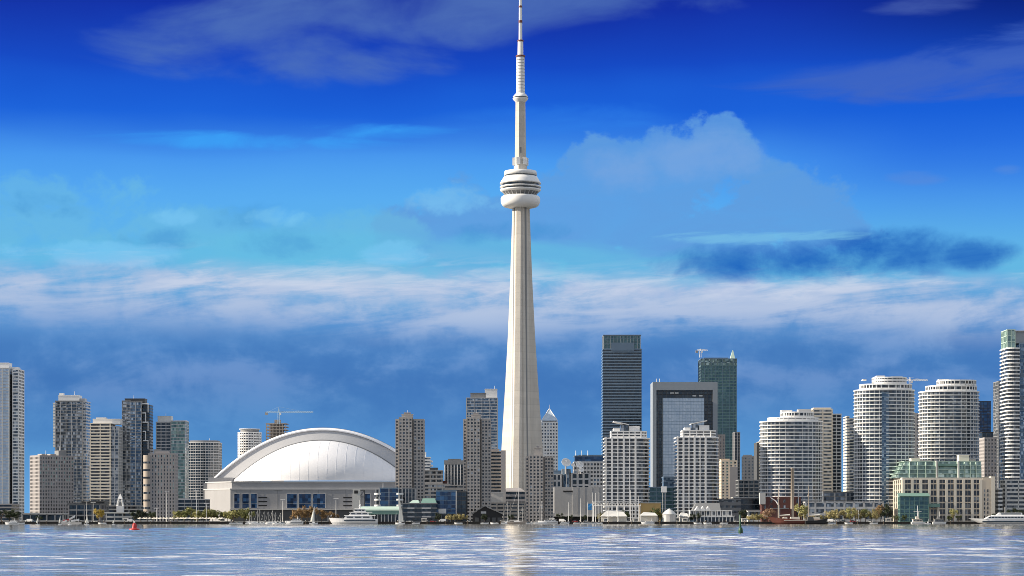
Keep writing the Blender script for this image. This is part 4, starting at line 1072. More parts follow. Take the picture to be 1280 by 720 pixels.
r, P, H, w = bld('apartment_tower', 'tallest harbour tower, white curved balconies and blue glass, cut by the right edge', AT, 1250, 1312, 430, 1800, 26)
hw = w/2; a = lx(r, 1274, 1800)
e = [(-hw + (a+hw)/2*(1-math.cos(math.pi*i/10)), -13-2.6*math.sin(math.pi*i/10)) for i in range(11)]
volume(r, e+[(a, 10), (-hw, 10)], 0, H-4, 2.95, 'g_dark', ('white', 1.0, .7), None, bname='balcony')
volume(r, [(a+.4, -12), (hw, -12), (hw, 12), (a+.4, 12)], 0, H, 2.95, 'g_blue', ('steelblue', .6, .2), ('steelblue', 5, .4, .3))
volume(r, [(-hw+.5, -12), (a-3, -12), (a-3, 10), (-hw+.5, 10)], H-3, Z(412.5, 1800)-GZ, 4.5, 'g_mint', ('palegreen', .5, .2), ('palegreen', 4, .4, .3), cap=.6)
MB().box(a-2.8, hw, -11, 8, H+.8, Z(414, 1800)-GZ).build('penthouse', M['frame_grey'], r); MB().box(a-3.5, hw, -12.5, 9, Z(414, 1800)-GZ, Z(413, 1800)-GZ).build('roof_slab', M['lightgrey'], r)
r, P, H, w = bld('podium_building', 'white banded podium at the foot of the tallest right hand tower', 'low block', 1251, 1320, 601, 1780, 18)
volume(r, P, 0, H, 3.4, 'g_dark', ('offwhite', 1.5, .5), ('offwhite', 9, .8, .5))
r, P, H, w = bld('podium_building', 'small white balcony block beside the terminal at the right', 'low block', 1243.5, 1252, 612, 1770, 14)
volume(r, P, 0, H, 3.2, 'g_dark', ('white', 1.4, .6), None, bname='balcony')

# beige terminal
def terminal():
    D = 1760
    r, P, H, w = bld('terminal_building', 'beige gridded harbour terminal with a green glass upper storey and rooftop boxes', 'terminal', 1115.5, 1243.5, 597.5, D, 46)
    hw = w/2; xr = lx(r, 1226, D)
    MB().prism(offs(P, -1.2), 0, H).build('core_wall', M['core'], r)
    n = 7; s = H/n
    gm = MB().prism(offs(P, -.7), 0, s-.95, False).mesh('window_band', M['g_dark']); bm_ = MB().prism(offs(P, -.35), 0, .95).mesh('spandrel', M['beige'])
    for i in range(n): put('window_band', gm, r, (0, 0, i*s+.95)); put('spandrel', bm_, r, (0, 0, i*s))
    MB().prism(offs(P, .1), H-1.4, H+.3).build('parapet', M['cream'], r)
    pm = MB().box(-1.05, 1.05, -.45, .6, 0, H-1.4).mesh('pier', M['cream'])
    k = 9
    for i in range(k+1): put('pier', pm, r, (-hw+1.05+(xr+hw-1)*i/k, -23, 0))
    for i in range(5): put('pier', pm, r, (-hw, -21+i*9, 0), R(-90))
    tm = MB().box(-.14, .14, -.1, .2, 0, H-1.5).mesh('mullion', M['beige'])
    for i in range(k):
        put('mullion', tm, r, (-hw+1.05+(xr+hw-1)*(i+.5)/k, -22.5, 0))
    MB().box(xr+1.2, hw-3.2, -23.3, 20, 0, H+.1).build('stair_tower', M['beige'], r); MB().box(hw-3, hw+.2, -23.5, 20, 0, H+1.2).build('stair_tower', M['cream'], r)
    for u in (xr+2.4, xr+5.0):
        for i in range(7): MB().box(u, u+.9, -23.45, -23.1, 3+i*3.4, 5.2+i*3.4).build('slot_window', M['g_dark'], r)
    # green glass storeys
    a, b = lx(r, 1121, D+8), lx(r, 1227, D+8); z1 = Z(577, D+8)-GZ; c = lx(r, 1137, D+8)
    Q0 = [(a, -15), (b, -15), (b, 18), (a, 18)]
    for i in range(4):
        za, zb = H+.35+(z1-H)*i/4, H+.35+(z1-H)*(i+1)/4-.35
        t = i/4; aa = a+(c-a)*t*.8
        MB().prism([(aa, -15+t*2), (b, -15+t*2), (b, 18), (aa, 18)], za, zb, poly1=[(aa+1.2, -14.5+t*2), (b, -14.5+t*2), (b, 18), (aa+1.2, 18)]).build('glass_storey', M['g_mint'], r)
        MB().prism([(aa-.3, -15.4+t*2), (b+.3, -15.4+t*2), (b+.3, 18), (aa-.3, 18)], zb, zb+.35).build('floor_band', M['palegreen'], r)
    for p in (1137, 1147, 1157, 1170, 1172.5, 1196.5, 1199, 1206, 1213, 1220):
        u = lx(r, p, D+8); MB().box(u-.22, u+.22, -15.9, -12.5, H+.4, z1-.3).build('mullion', M['palegreen'], r)
    for p in (1170.5, 1197.5):
        u = lx(r, p, D+8); MB().box(u-.5, u+.5, -16.6, -10, H+.4, z1+.6).build('glass_fin', M['offwhite'], r)
    MB().box(lx(r, 1172, D+8), lx(r, 1196, D+8), -16.1, -14.5, z1-3.4, z1-1.6).build('terrace', M['copper'], r)
    for p0, p1, y in ((1141, 1152, 572.5), (1201, 1213.5, 568.5), (1152, 1164, 575), (1214, 1222, 574)):
        rbox(r, p0, p1, y, z1, 'cream' if y < 574 else 'taupe', 9, -4, D=D+8)
    # green glass pavilion on the quay side
    a, b = lx(r, 1125, D-8), lx(r, 1161, D-8); h0 = Z(640, D-8)-GZ; h1 = Z(621.5, D-8)-GZ
    volume(r, [(a, -31), (b, -31), (b, -23.6), (a, -23.6)], 0, h1, 3.4, 'g_teal', ('copper', .5, .3), ('copper', 4, .35, .3))
    MB().add([(a-1, -32, h1+.6), (b+1, -32, h1+.6), (b+1, -23.6, h1+3), (a-1, -23.6, h1+3), (a-1, -32, h1+1), (b+1, -32, h1+1), (b+1, -23.6, h1+3.4), (a-1, -23.6, h1+3.4)],
             [(0, 3, 2, 1), (4, 5, 6, 7), (0, 1, 5, 4), (1, 2, 6, 5), (2, 3, 7, 6), (3, 0, 4, 7)]).build('pavilion_roof', M['copper'], r)
    MB().box(b, lx(r, 1175, D-6), -29, -23.6, Z(634, D-6)-GZ, Z(629.5, D-6)-GZ).build('canopy', M['copper'], r)
terminal()
r = thing('clock_mast', 'pale flag mast in front of the beige terminal', 'mast', (X(1147, 1712), 1712, GZ), 0)
MB().bar((0, 0, 0), (0, 0, Z(632, 1712)-GZ), .3, .15).build('pole', M['white'], r); MB().bar((-3, 0, 8), (3, 0, 8), .12).build('crosstree', M['white'], r)

# low buildings along the eastern shore
low('podium_building', 'long grey podium with pale bays under the rounded towers', 'low block', 1003, 1104, 628.5, 1775, 20, 4.6, 'g_grey', ('lightgrey', 1.9, .4), ('lightgrey', 8, 1.4, .45), None)
low('podium_building', 'set back grey glass podium between two rounded towers', 'low block', 1025, 1072, 616, 1840, 20, 3.4, 'g_grey', ('midgrey', .8, .3), ('lightgrey', 8.5, 1.0, .35), None)
r, P, H, w = bld('brick_powerhouse', 'dark red brick powerhouse with a tall slender chimney', 'powerhouse', 949, 1001, 621, 1790, 18)
hw = w/2
punched(r, [(-hw, -9), (hw, -9), (hw, 9), (-hw, 9)], 0, H-1, 5.4, 5.2, 1.8, 2.6, 'brick', ('g_dark', 'g_grey'))
MB().box(-hw+5, hw-8, -12.5, -9.2, 0, H*.52).build('annex', M['brick'], r)
MB().box(-hw+7, hw-10, -12.9, -8.9, H*.52, H*.52+.5).build('annex_roof', M['midgrey'], r)
c = lx(r, 990, 1790); MB().lathe([(1.5, 0), (1.1, Z(586.5, 1790)-GZ), (1.35, Z(586.5, 1790)-GZ+.01), (1.35, Z(585, 1790)-GZ)], 14, c, -11).build('chimney', M['tan'], r)
MB().lathe([(.5, 0), (.4, H+9)], 8, c+5, -10).build('flue', M['steel'], r)
MB().box(-hw-1.5, -hw+3, -9.6, -4, H-6, H+3.2).build('hoist_house', M['pale_concrete'], r)
low('shed', 'small white and brown harbour shed before the brick powerhouse', 'shed', 934, 950, 640, 1745, 9, 3.4, 'g_dark', ('offwhite', 1.6, .3), None, 'taupe')
low('podium_building', 'flat grey hall with a pale roof edge left of the brick powerhouse', 'hall', 915, 951, 624, 1830, 18, 5, 'g_black', ('midgrey', .8, .3), None, 'offwhite')
low('podium_building', 'grey slate clad hall beside the white timber restaurant', 'hall', 896, 926, 625, 1815, 18, 5, 'g_dark', ('midgrey', 2.6, .3))
r, P, H, w = bld('harbour_hall', 'grey hall with a sloping slate roof at the foot of the right white rounded tower', 'hall', 864, 900, 631, 1765, 14)
MB().prism(P, 0, H*.6).build('wall', M['midgrey'], r)
MB().loft([[p+(H*.6,) for p in offs(P, .8)], [(x*.86+1.5, y*.3, H+1.5) for x, y in P]]).build('roof', M['midgrey'], r)
# ------------------------------------------------------------------ waterfront pavilions, tents, signs, masts
r = thing('restaurant', 'white timber restaurant with a row of gables and an upper deck rail', 'restaurant', (X(889, 1735), 1740, GZ))
a, b = lx(r, 861, 1735), lx(r, 918, 1735); h1 = 4.6; h2 = Z(633, 1735)-GZ
MB().box(a+1, b-1, -4, 6, 0, h1-.9).build('wall', M['g_black'], r)
MB().box(a, b, -5.5, 6.5, h1-.9, h1-.3).build('deck', M['white'], r)
pm = MB().box(-.3, .3, -.3, .3, 0, h1-.9).mesh('post', M['white'])
for i in range(13): put('post', pm, r, (a+.5+(b-a-1)*i/12, -5.1, 0))
n = 8
for i in range(n):
    u0, u1 = a+1+(b-a-2)*i/n, a+1+(b-a-2)*(i+.82)/n; e = h2-3.4
    MB().prism([(u0, -3), (u1, -3), (u1, 5), (u0, 5)], h1-.3, e).build('upper_room', M['white'] if i > 3 else M['offwhite'], r)
    MB().box(u0+.8, u1-.8, -3.15, -2.9, h1+.4, e-.4).build('window', M['g_dark'], r)
    m = (u0+u1)/2
    if i in (1, 2, 3): MB().add([(u0-.5, -4, e), (u1+.5, -4, e), (m, -4, h2), (u0-.5, 5, e), (u1+.5, 5, e), (m, 5, h2)], [(0, 1, 2), (5, 4, 3), (0, 2, 5, 3), (2, 1, 4, 5), (0, 3, 4, 1)]).build('gable_roof', M['white'], r)
    else: MB().box(u0-.3, u1+.3, -3.4, 5.2, e, e+.5).build('roof', M['white'], r)
q = MB(); q.box(a, b, -5.5, -5.35, h1+.7, h1+.85)
for i in range(27): u = a+(b-a)*i/26; q.box(u-.06, u+.06, -5.5, -5.38, h1-.3, h1+.8)
q.build('railing', M['white'], r)

r = thing('yellow_building', 'low ochre yellow building with a dark awning left of the white marquee', 'low block', (X(812, 1750), 1754, GZ))
a, b = lx(r, 800, 1750), lx(r, 826, 1750); h = Z(629, 1750)-GZ
MB().box(a, b, -4, 4, 0, h).build('wall', M['ochre'], r); MB().box(a-.5, b+.5, -4.6, 4.5, h, h+.5).build('roof', M['offwhite'], r)
for i in range(5): MB().box(a+1+i*3, a+2.8+i*3, -4.2, -3.8, 1, 3.8).build('window', M['g_dark'], r)
MB().box(a+.5, b-.5, -6.2, -4.1, 4.5, 4.9).build('awning', M['darkgrey'], r)

r = thing('truss_canopy', 'long white space frame canopy on slim columns in front of the left white tower', 'canopy', (X(771, 1748), 1752, GZ))
a, b = lx(r, 741, 1748), lx(r, 801, 1748); z1 = Z(627, 1748)-GZ; z0 = Z(632, 1748)-GZ
q = MB()
for y in (-4, 4):
    q.bar((a, y, z1), (b, y, z1), .28, n=5); q.bar((a, y, z0), (b, y, z0), .28, n=5); n = 17
    for i in range(n):
        u0 = a+(b-a)*i/n; u1 = a+(b-a)*(i+.5)/n; u2 = a+(b-a)*(i+1)/n
        q.bar((u0, y, z0), (u1, y, z1), .17, n=4); q.bar((u1, y, z1), (u2, y, z0), .17, n=4)
q.box(a, b, -4.3, 4.3, z1, z1+.25)
q.build('truss', M['white'], r)
pm = MB().bar((0, 0, 0), (0, 0, z0), .3).mesh('column', M['white'])
for i in range(7): put('column', pm, r, (a+.6+(b-a-1.2)*i/6, -4, 0))

def marquee(label, p0, p1, ytop, yeave, D, kind):
    r = thing('marquee_tent', label, 'marquee', (X((p0+p1)/2, D), D+4, GZ), 0, 'white quayside tents')
    a = X(p1, D)-r.location.x; zt = Z(ytop, D)-GZ; ze = Z(yeave, D)-GZ
    if kind == 'round':
        MB().lathe([(a, ze), (a*.72, ze+(zt-ze)*.42), (a*.4, ze+(zt-ze)*.78), (a*.1, zt-.2), (.05, zt+.6)], 20).build('canopy', M['offwhite'], r)
        n = 12
        for i in range(n): MB().bar((a*.95*math.cos(6.283*i/n), a*.95*math.sin(6.283*i/n), 0), (a*.95*math.cos(6.283*i/n), a*.95*math.sin(6.283*i/n), ze), .12).build('pole', M['steel'], r)
        MB().lathe([(a*.9, 0), (a*.9, ze-.2)], 20).build('side_wall', M['lightgrey'], r)
    else:
        q = MB(); d = 5
        q.add([(-a, -d, ze), (a, -d, ze), (a, d, ze), (-a, d, ze), (-a*.55, 0, zt), (a*.72, 0, zt-.6)], [(0, 1, 5, 4), (1, 2, 5), (2, 3, 4, 5), (3, 0, 4), (0, 3, 2, 1)])
        q.build('canopy', M['offwhite'], r)
        for u in (-a+.3, -a*.3, a*.35, a-.3): MB().bar((u, -d+.2, 0), (u, -d+.2, ze), .13).build('pole', M['steel'], r)
        MB().box(-a+.5, a-.5, -1, d-.2, 0, ze-.3).build('side_wall', M['offwhite'], r)
marquee('long white ridge tent below the truss canopy', 751, 784, 638.5, 645.5, 1716, 'ridge')
marquee('round peaked white marquee between the two white towers', 828, 846, 636, 643, 1716, 'round')
marquee('low white awning tent on the quay left of the round marquee', 800, 822, 640, 644.5, 1718, 'ridge')
marquee('small white tent just right of the round marquee', 849, 861, 640.5, 645.5, 1722, 'ridge')
marquee('little peaked white tent by the stern of the big white yacht', 438, 443, 641, 646, 1722, 'ridge')
marquee('little peaked white tent ahead of the big white yacht bow', 409, 415.5, 641.5, 646.5, 1722, 'ridge')

r = thing('pylon_sign', 'blank white square sign raised on two thin posts between the white towers', 'sign', (X(830, 1740), 1740, GZ))
z0 = Z(615.5, 1740)-GZ; z1 = Z(608, 1740)-GZ
for u in (-.9, .9): MB().bar((u, 0, 0), (u, 0, z0), .2).build('post', M['lightgrey'], r)
MB().box(-2.1, 2.1, -.4, .4, z0, z1).build('panel', M['white'], r)
r = thing('banner', 'bright blue vertical banner on a pole near the parking hall', 'banner', (X(737.5, 1722), 1722, GZ))
MB().bar((-1.7, 0, 0), (-1.7, 0, Z(628, 1722)-GZ), .15).build('pole', M['white'], r)
q = MB(); zt, zb = Z(629.5, 1722)-GZ, Z(637.5, 1722)-GZ; n = 8; vs = []
for i in range(n+1):
    z = zt+(zb-zt)*i/n
    for u in range(5): vs.append((-1.6+u*.75, .25*math.sin(i*.9+u*.8), z))
fs = [(i*5+u, i*5+u+1, i*5+u+6, i*5+u+5) for i in range(n) for u in range(4)]
q.add(vs, fs, True); q.add([(x, y+.06, z) for x, y, z in vs], [f[::-1] for f in fs], True).build('cloth', M['bannerblue'], r)

# flag poles and lamp posts
proto = None
def pole(p, y, D, label, group='white flagpoles by the truss canopy', kind='flagpole'):
    h = Z(y, D)-GZ
    r = thing(kind, label, 'lamp post' if kind == 'lamp_post' else 'flagpole', (X(p, D), D, GZ), 0, group)
    MB().bar((0, 0, 0), (0, 0, h), .26, .13).build('pole', M['white'], r); MB().lathe([(.55, 0), (.5, .4), (.3, .8)], 10).build('base', M['pale_concrete'], r)
    if kind == 'lamp_post':
        MB().box(-1.9, 1.9, -.3, .3, h-.35, h).build('lamp_head', M['white'], r)
    else: MB().lathe([(.05, h), (.22, h+.15), (.22, h+.35), (.05, h+.5)], 8).build('finial', M['steel'], r)
    return r
for p, y, lb in ((740.5, 616.5, 'tall white flagpole right beside the blue banner'), (744.5, 617, 'tall white flagpole second from the blue banner'), (748.8, 616, 'tall white flagpole at the left end of the truss canopy'),
                 (760, 627, 'short white flagpole before the left half of the truss canopy'), (772.5, 615.5, 'white flagpole before the middle of the left white tower'), (788, 613.5, 'white flagpole at the right end of the truss canopy'),
                 (798, 621, 'white flagpole beside the ochre yellow building'), (710.5, 628.5, 'flagpole before the windowless parking hall'), (726, 624, 'flagpole by the right edge of the parking hall opening')):
    pole(p, y, 1711, lb)
for p, y, lb in ((208.5, 614.5, 'tall white lamp post before the mauve grey block'), (245.5, 612.5, 'tall white lamp post before the white gridded dark tower'), (195.5, 635, 'short pale lamp post left of the mauve grey block'),
                 (258, 629, 'slim pale lamp post at the stadium corner'), (353.5, 624, 'pale lamp post left of the wide blue stadium windows'), (420, 623, 'pale lamp post right of the wide blue stadium windows'),
                 (108.5, 626, 'pale lamp post before the dark low hall'), (116.5, 628, 'thin pale lamp post left of the yellow tree'), (1073, 636, 'pale lamp post amid the eastern trees')):
    pole(p, y, 1718, lb, 'lamp posts along the quay', 'lamp_post')
r = thing('davit_crane', 'bent white davit crane standing behind the dark red sailing ship', 'crane', (X(973.5, 1712), 1712, GZ))
MB().bar((0, 0, 0), (0, 0, 13), .55, .45).build('post', M['white'], r)
q = MB(); q.bar((0, 0, 12.6), (-2.2, 0, 16), .5, .42); q.bar((-2.2, 0, 16), (-6.2, 0, 18.6), .42, .3); q.build('jib', M['white'], r)
r = thing('flag_mast', 'pale quay mast rising beside the bent davit crane', 'mast', (X(973, 1722), 1722, GZ))
MB().bar((0, 0, 0), (0, 0, Z(608, 1722)-GZ), .4, .22).build('pole', M['pale_concrete'], r); MB().lathe([(.7, 0), (.6, .5), (.4, 1)], 10).build('base', M['pale_concrete'], r)

# ------------------------------------------------------------------ boats
def hull_mesh(l, w, h, z0=0.0, rake=.16, n=14, sheer=.25, stern=.8):
    rings = []
    for i in range(n+1):
        t = i/n; x = l*(t-.5)
        b = w/2*(stern+(1-stern)*min(1, t*3)) * (1 if t < .55 else max(.015, 1-((t-.55)/.45)**1.9))
        top = h*(1+sheer*max(0, t-.4)**1.5*2); kx = rake*l*max(0, t-.75)*-1.2
        rings.append([(x, -b, top), (x+kx*.5, -b*.9, z0+.35*h), (x+kx, -b*.55, z0-.5), (x+kx, b*.55, z0-.5), (x+kx*.5, b*.9, z0+.35*h), (x, b, top)])
    return MB().loft(rings)
def taper_box(l0, l1, w, z0, z1, xc=0.0, slope=.6, back=.15):
    h = z1-z0
    return MB().loft([[(xc+l0, -w/2, z0), (xc+l1, -w/2, z0), (xc+l1, w/2, z0), (xc+l0, w/2, z0)],
                      [(xc+l0+h*back, -w*.46, z1), (xc+l1-h*slope, -w*.46, z1), (xc+l1-h*slope, w*.46, z1), (xc+l0+h*back, w*.46, z1)]])
def yacht(label, p0, p1, D, decks, flip=True, name='motor_yacht', hullmat='boatwhite', group=None, h=.105, mastn=True):
    l = (p1-p0)*D/F
    r = thing(name, label, 'yacht' if name == 'motor_yacht' else 'boat', (X((p0+p1)/2, D), D, 0), R(180) if flip else 0, group)
    w = l*.21; hh = l*h
    hull_mesh(l, w, hh, 0, .3).build('hull', M[hullmat], r)
    MB().box(-l*.46, l*.18, -w*.505, w*.505, hh*.62, hh*.78).build('hull_window', M['g_black'], r)
    z = hh*1.02; a, b = -.40, .20
    for i in range(decks):
        dh = l*.062
        taper_box(a*l, b*l, w*(.80-.13*i), z, z+dh, 0, .9, .3).build('deck_house', M['boatwhite'], r)
        ns = 3
        for j in range(ns):
            u0 = a*l+ (b-a)*l*(.10+.28*j); u1 = u0+(b-a)*l*.22
            MB().box(u0, u1, -w*(.80-.13*i)*.5-.03, w*(.80-.13*i)*.5+.03, z+dh*.38, z+dh*.72).build('window', M['g_black'], r)
        taper_box((a-.06)*l, (b-.02)*l, w*(.86-.13*i), z+dh, z+dh*1.14, 0, .1, 0).build('deck', M['boatwhite'], r)
        z += dh*1.14; a += .07; b -= .105
    if mastn:
        q = MB(); u = (a+.06)*l
        q.bar((u, 0, z), (u-.018*l, 0, z+l*.09), .018*l, .008*l); q.box(u-.05*l, u+.03*l, -w*.2, w*.2, z+l*.035, z+l*.045); q.bar((u, 0, z+l*.05), (u, 0, z+l*.17), .1)
        q.build('radar_mast', M['boatwhite'], r)
    q = MB()
    for i in range(9):
        t = .22+.27*i/8; q.bar((l*t, -w*.40*(1-((t+.5-.55)/.45)**1.9 if t > .05 else 1), hh*1.05), (l*t, -w*.40*(1-((t+.5-.55)/.45)**1.9 if t > .05 else 1), hh*1.05+1), .05, n=4)
    q.build('bow_rail', M['steel'], r)
    return r
yacht('large white three decked motor yacht moored before the concrete hoist shaft', 411, 472, 1688, 3)
def cruiser(label, p0, p1, D, flip=False, decks=1):
    return yacht(label, p0, p1, D, decks, flip, 'cabin_cruiser', 'boatwhite', 'small white cabin cruisers', .14, True)
cruiser('white cabin cruiser at the far left of the shore', 6, 23, 1560, True, 2)
cruiser('white cabin cruiser moored left of the small cream sailboat', 356, 379, 1690, True, 2)
cruiser('white cabin cruiser alongside the quay below the ochre building', 801, 818, 1692, True, 1)
cruiser('low white cabin cruiser right of the wooden masted boat', 672, 697, 1690, True, 1)
cruiser('small white launch left of the parking hall flagpoles', 700, 712, 1694, False, 1)
cruiser('small white cabin boat under the blue banner', 662, 672, 1686, False, 1)
cruiser('little white boat at the western marina', 308, 323, 1692, False, 1)
cruiser('little dark windowed boat at the right end of the western marina', 332, 346, 1693, True, 1)

def sailboat(label, p, wpx, D, ytop, sails, tilt=0, flip=False, hull='boatwhite', name='sailboat', group='sailboats along the shore'):
    l = wpx*D/F; ht = Z(ytop, D)
    r = thing(name, label, 'sailboat', (X(p, D), D, 0), R(180) if flip else 0, group)
    hull_mesh(l, l*.28, l*.11+.25, 0, .2).build('hull', M[hull], r)
    taper_box(-l*.15, l*.2, l*.16, l*.11+.2, l*.11+.75, 0, 1.2).build('cabin', M['boatwhite'], r)
    MB().bar((l*.08, 0, .3), (l*.08, 0, ht), max(.07, ht*.009), max(.05, ht*.005)).build('mast', M['white'], r)
    MB().bar((l*.08, 0, l*.11+1.1), (-l*.38, 0, l*.11+1.2), .08).build('boom', M['white'], r)
    def sail(pts, nm):
        a, b, c = map(Vector, pts); n = 8; vs = []; fs = []
        for i in range(n+1):
            for j in range(n+1):
                u = j/n*(1-i/n); v = i/n; pt = a*(1-u-v)+b*u+c*v; pt.y += -.10*l*math.sin(math.pi*j/n)*(1-v)*.8*math.sin(math.pi*min(1, v+.15))
                vs.append(tuple(pt))
        for i in range(n):
            for j in range(n): k = i*(n+1)+j; fs.append((k, k+1, k+n+2, k+n+1))
        MB().add(vs, fs, True).build(nm, M['sail'], r)
    if 'm' in sails: sail([(l*.07, 0, l*.11+1.2), (-l*.38, 0, l*.11+1.3), (l*.07, 0, ht*.97)], 'mainsail')
    if 'j' in sails: sail([(l*.47, 0, l*.11+.9), (l*.12, 0, l*.11+1.0), (l*.09, 0, ht*.86)], 'jib')
    q = MB(); q.bar((l*.49, 0, l*.11+.6), (l*.08, 0, ht*.98), .035, n=4); q.bar((-l*.48, 0, l*.11+.4), (l*.08, 0, ht*.99), .035, n=4); q.build('stay', M['steel'], r)
    return r
sailboat('cream sailed sailboat in front of the stadium trees', 392, 11, 1660, 633, 'm')
sailboat('catamaran with a tall pale green white sail before the dark terraced block', 500, 12, 1640, 619, 'm', flip=True)
sailboat('tiny white sailboat left most along the west shore', 47, 5, 1420, 646, 'm')
sailboat('tiny white sailboat second from the left along the west shore', 75, 4.4, 1440, 644.5, 'm')
sailboat('tiny sailboat with an open white sail under the yellow tree', 108.5, 6, 1430, 645, 'mj')
sailboat('tiny white sailboat left of the red channel buoy', 142, 4, 1440, 650, 'm')
sailboat('tiny sailboat with a bare leaning sail near the pink canoe rack', 87, 4.6, 1400, 650.5, 'm', flip=True)
sailboat('wooden hulled boat with a very tall bare mast before the tower', 646, 24, 1640, 609, '', hull='tan')
sailboat('moored sailboat with a bare mast beneath the short brown slab', 676, 16, 1685, 626, '')
sailboat('moored sailboat with two stays below the left end of the garage', 633, 14, 1690, 627, '')
sailboat('moored sailboat with a bare mast right of the parking garage', 652, 12, 1692, 634, '')
for i, (p, y) in enumerate(((311, 640), (315.5, 638.5), (321, 638), (325.5, 637), (329.5, 639), (336, 639.5), (340, 638), (345, 640.5), (350, 641.5))):
    sailboat('moored sailboat with a bare white mast packed in the western marina', p, 9, 1689-(i % 3)*4, y, '', flip=bool(i % 2), group='sailboats packed in the western marina')

# long white excursion ship at the right edge
def ship():
    D = 1690
    r = thing('excursion_ship', 'long low white excursion ship with a raked bow at the right edge', 'ship', (X(1252, D), D, 0), R(180))
    l = 84*D/F; w = 9.5
    hull_mesh(l, w, 3.6, 0, .9, 18, .28, .9).build('hull', M['boatwhite'], r)
    MB().box(-l*.48, l*.30, -w*.497, w*.497, 1.5, 2.3).build('hull_window', M['g_black'], r)
    taper_box(-l*.47, l*.26, w*.86, 3.7, 6.3, 0, 1.6).build('deck_house', M['boatwhite'], r)
    for i in range(14): MB().box(-l*.45+i*l*.048, -l*.45+i*l*.048+l*.036, -w*.43-.06, w*.43+.06, 4.5, 5.6).build('window', M['g_black'], r)
    taper_box(-l*.47, l*.14, w*.8, 6.3, 6.7, 0, .2).build('deck', M['boatwhite'], r)
    taper_box(-l*.30, l*.08, w*.55, 6.7, 8.6, 0, 1.2).build('wheelhouse', M['boatwhite'], r)
    MB().box(-l*.28, l*.02, -w*.275-.05, w*.275+.05, 7.3, 8.1).build('window', M['g_black'], r)
    q = MB()
    for i in range(26): u = -l*.46+i*l*.03; q.bar((u, -w*.39, 6.7), (u, -w*.39, 7.6), .05, n=4)
    q.bar((-l*.46, -w*.39, 7.6), (l*.3, -w*.39, 7.6), .06, n=4); q.build('rail', M['steel'], r)
    MB().bar((-l*.05, 0, 8.5), (-l*.05, 0, 13), .15).build('mast', M['white'], r)
ship()
def schooner():
    D = 1690
    r = thing('sailing_ship', 'dark red hulled two masted sailing ship moored before the brick powerhouse', 'sailing ship', (X(995, D), D, 0), R(180))
    l = 78*D/F
    hull_mesh(l*.92, 8, 3.4, 0, .6, 18, .7, .7).build('hull', M['rust'], r)
    MB().box(-l*.44, l*.2, -4.08, 4.08, 2.6, 3.0).build('rubbing_strake', M['cream'], r)
    for u, h in ((l*.28, Z(612, D)), (-l*.20, Z(607, D))):
        m = MB().bar((u, 0, 2), (u, 0, h), .42, .2).build('mast', M['tan'], r)
        MB().bar((u, 0, h*.72), (u, 0, h*.72+1.2), .7).build('crow_nest', M['tan'], m)
        q = MB()
        for s in (-1, 1):
            for d in (-2, 0, 2): q.bar((u+d, s*3.9, 3), (u, 0, h*.74), .05, n=3)
        q.build('shroud', M['darkgrey'], m)
        MB().bar((u, 0, 6), (u-9, 0, 6.6), .22).build('boom', M['tan'], m); 
        MB().bar((u-.3, 0, 6.5), (u-8.6, 0, 7.1), .38).build('furled_sail', M['sail'], m)
    MB().bar((l*.40, 0, 4.4), (l*.53, 0, 7), .3, .15).build('bowsprit', M['tan'], r)
    for a, b in ((-.38, -.26), (-.06, .1), (.14, .22)): taper_box(a*l, b*l, 4.5, 3.2, 5.4, 0, .3).build('deck_house', M['cream'], r)
    q = MB()
    for (x0, z0), (x1, z1) in (((l*.52, 6.8), (l*.28, Z(614, D))), ((l*.28, Z(613, D)), (-l*.2, Z(608, D))), ((-l*.2, Z(608, D)), (-l*.45, 4))): q.bar((x0, 0, z0), (x1, 0, z1), .06, n=3)
    q.build('rigging', M['darkgrey'], r)
schooner()
r = thing('barge', 'black work barge tied astern of the dark red sailing ship', 'barge', (X(1021, 1682), 1684, 0))
hull_mesh(17, 6, 2.6, 0, .5, 10, .8, .95).build('hull', M['black'], r); taper_box(-7, -2, 4, 2.4, 5.4, 0, .2).build('wheelhouse', M['darkgrey'], r); MB().bar((-4, 0, 5), (-4, 0, 9), .12).build('mast', M['lightgrey'], r)
def tourboat(label, p0, p1, D, mat):
    l = (p1-p0)*D/F; r = thing('tour_boat', label, 'boat', (X((p0+p1)/2, D), D, 0), 0, 'tour boats below the terminal')
    hull_mesh(l, 4.2, 1.5, 0, .2, 10, .2, .9).build('hull', M['boatwhite'], r)
    taper_box(-l*.42, l*.32, 3.6, 1.5, 3.7, 0, .5).build('cabin', M[mat], r)
    for i in range(6): MB().box(-l*.36+i*l*.105, -l*.36+i*l*.105+l*.075, -1.84, 1.84, 2.2, 3.2).build('window', M['g_dark'], r)
    MB().box(-l*.44, l*.30, -2.1, 2.1, 3.7, 3.95).build('roof', M['cream'], r)
    taper_box(-l*.2, l*.05, 2.2, 3.95, 5.8, 0, .5).build('wheelhouse', M[mat], r); MB().bar((0, 0, 5.5), (0, 0, 9.5), .1).build('mast', M['white'], r)
tourboat('cream tour boat with many windows below the left end of the terminal', 1139, 1157, 1685, 'cream')
tourboat('white tour boat with a dark cabin below the middle of the terminal', 1166, 1183, 1688, 'midgrey')
r = thing('rowing_boat', 'tiny white dinghy between the two tour boats', 'boat', (X(1160, 1660), 1660, 0)); hull_mesh(4.5, 1.6, .8).build('hull', M['boatwhite'], r); MB().box(-.5, .4, -.4, .4, .5, 1.9).build('console', M['boatwhite'], r); MB().bar((.3, 0, 1), (.3, 0, 4), .06).build('mast', M['white'], r)
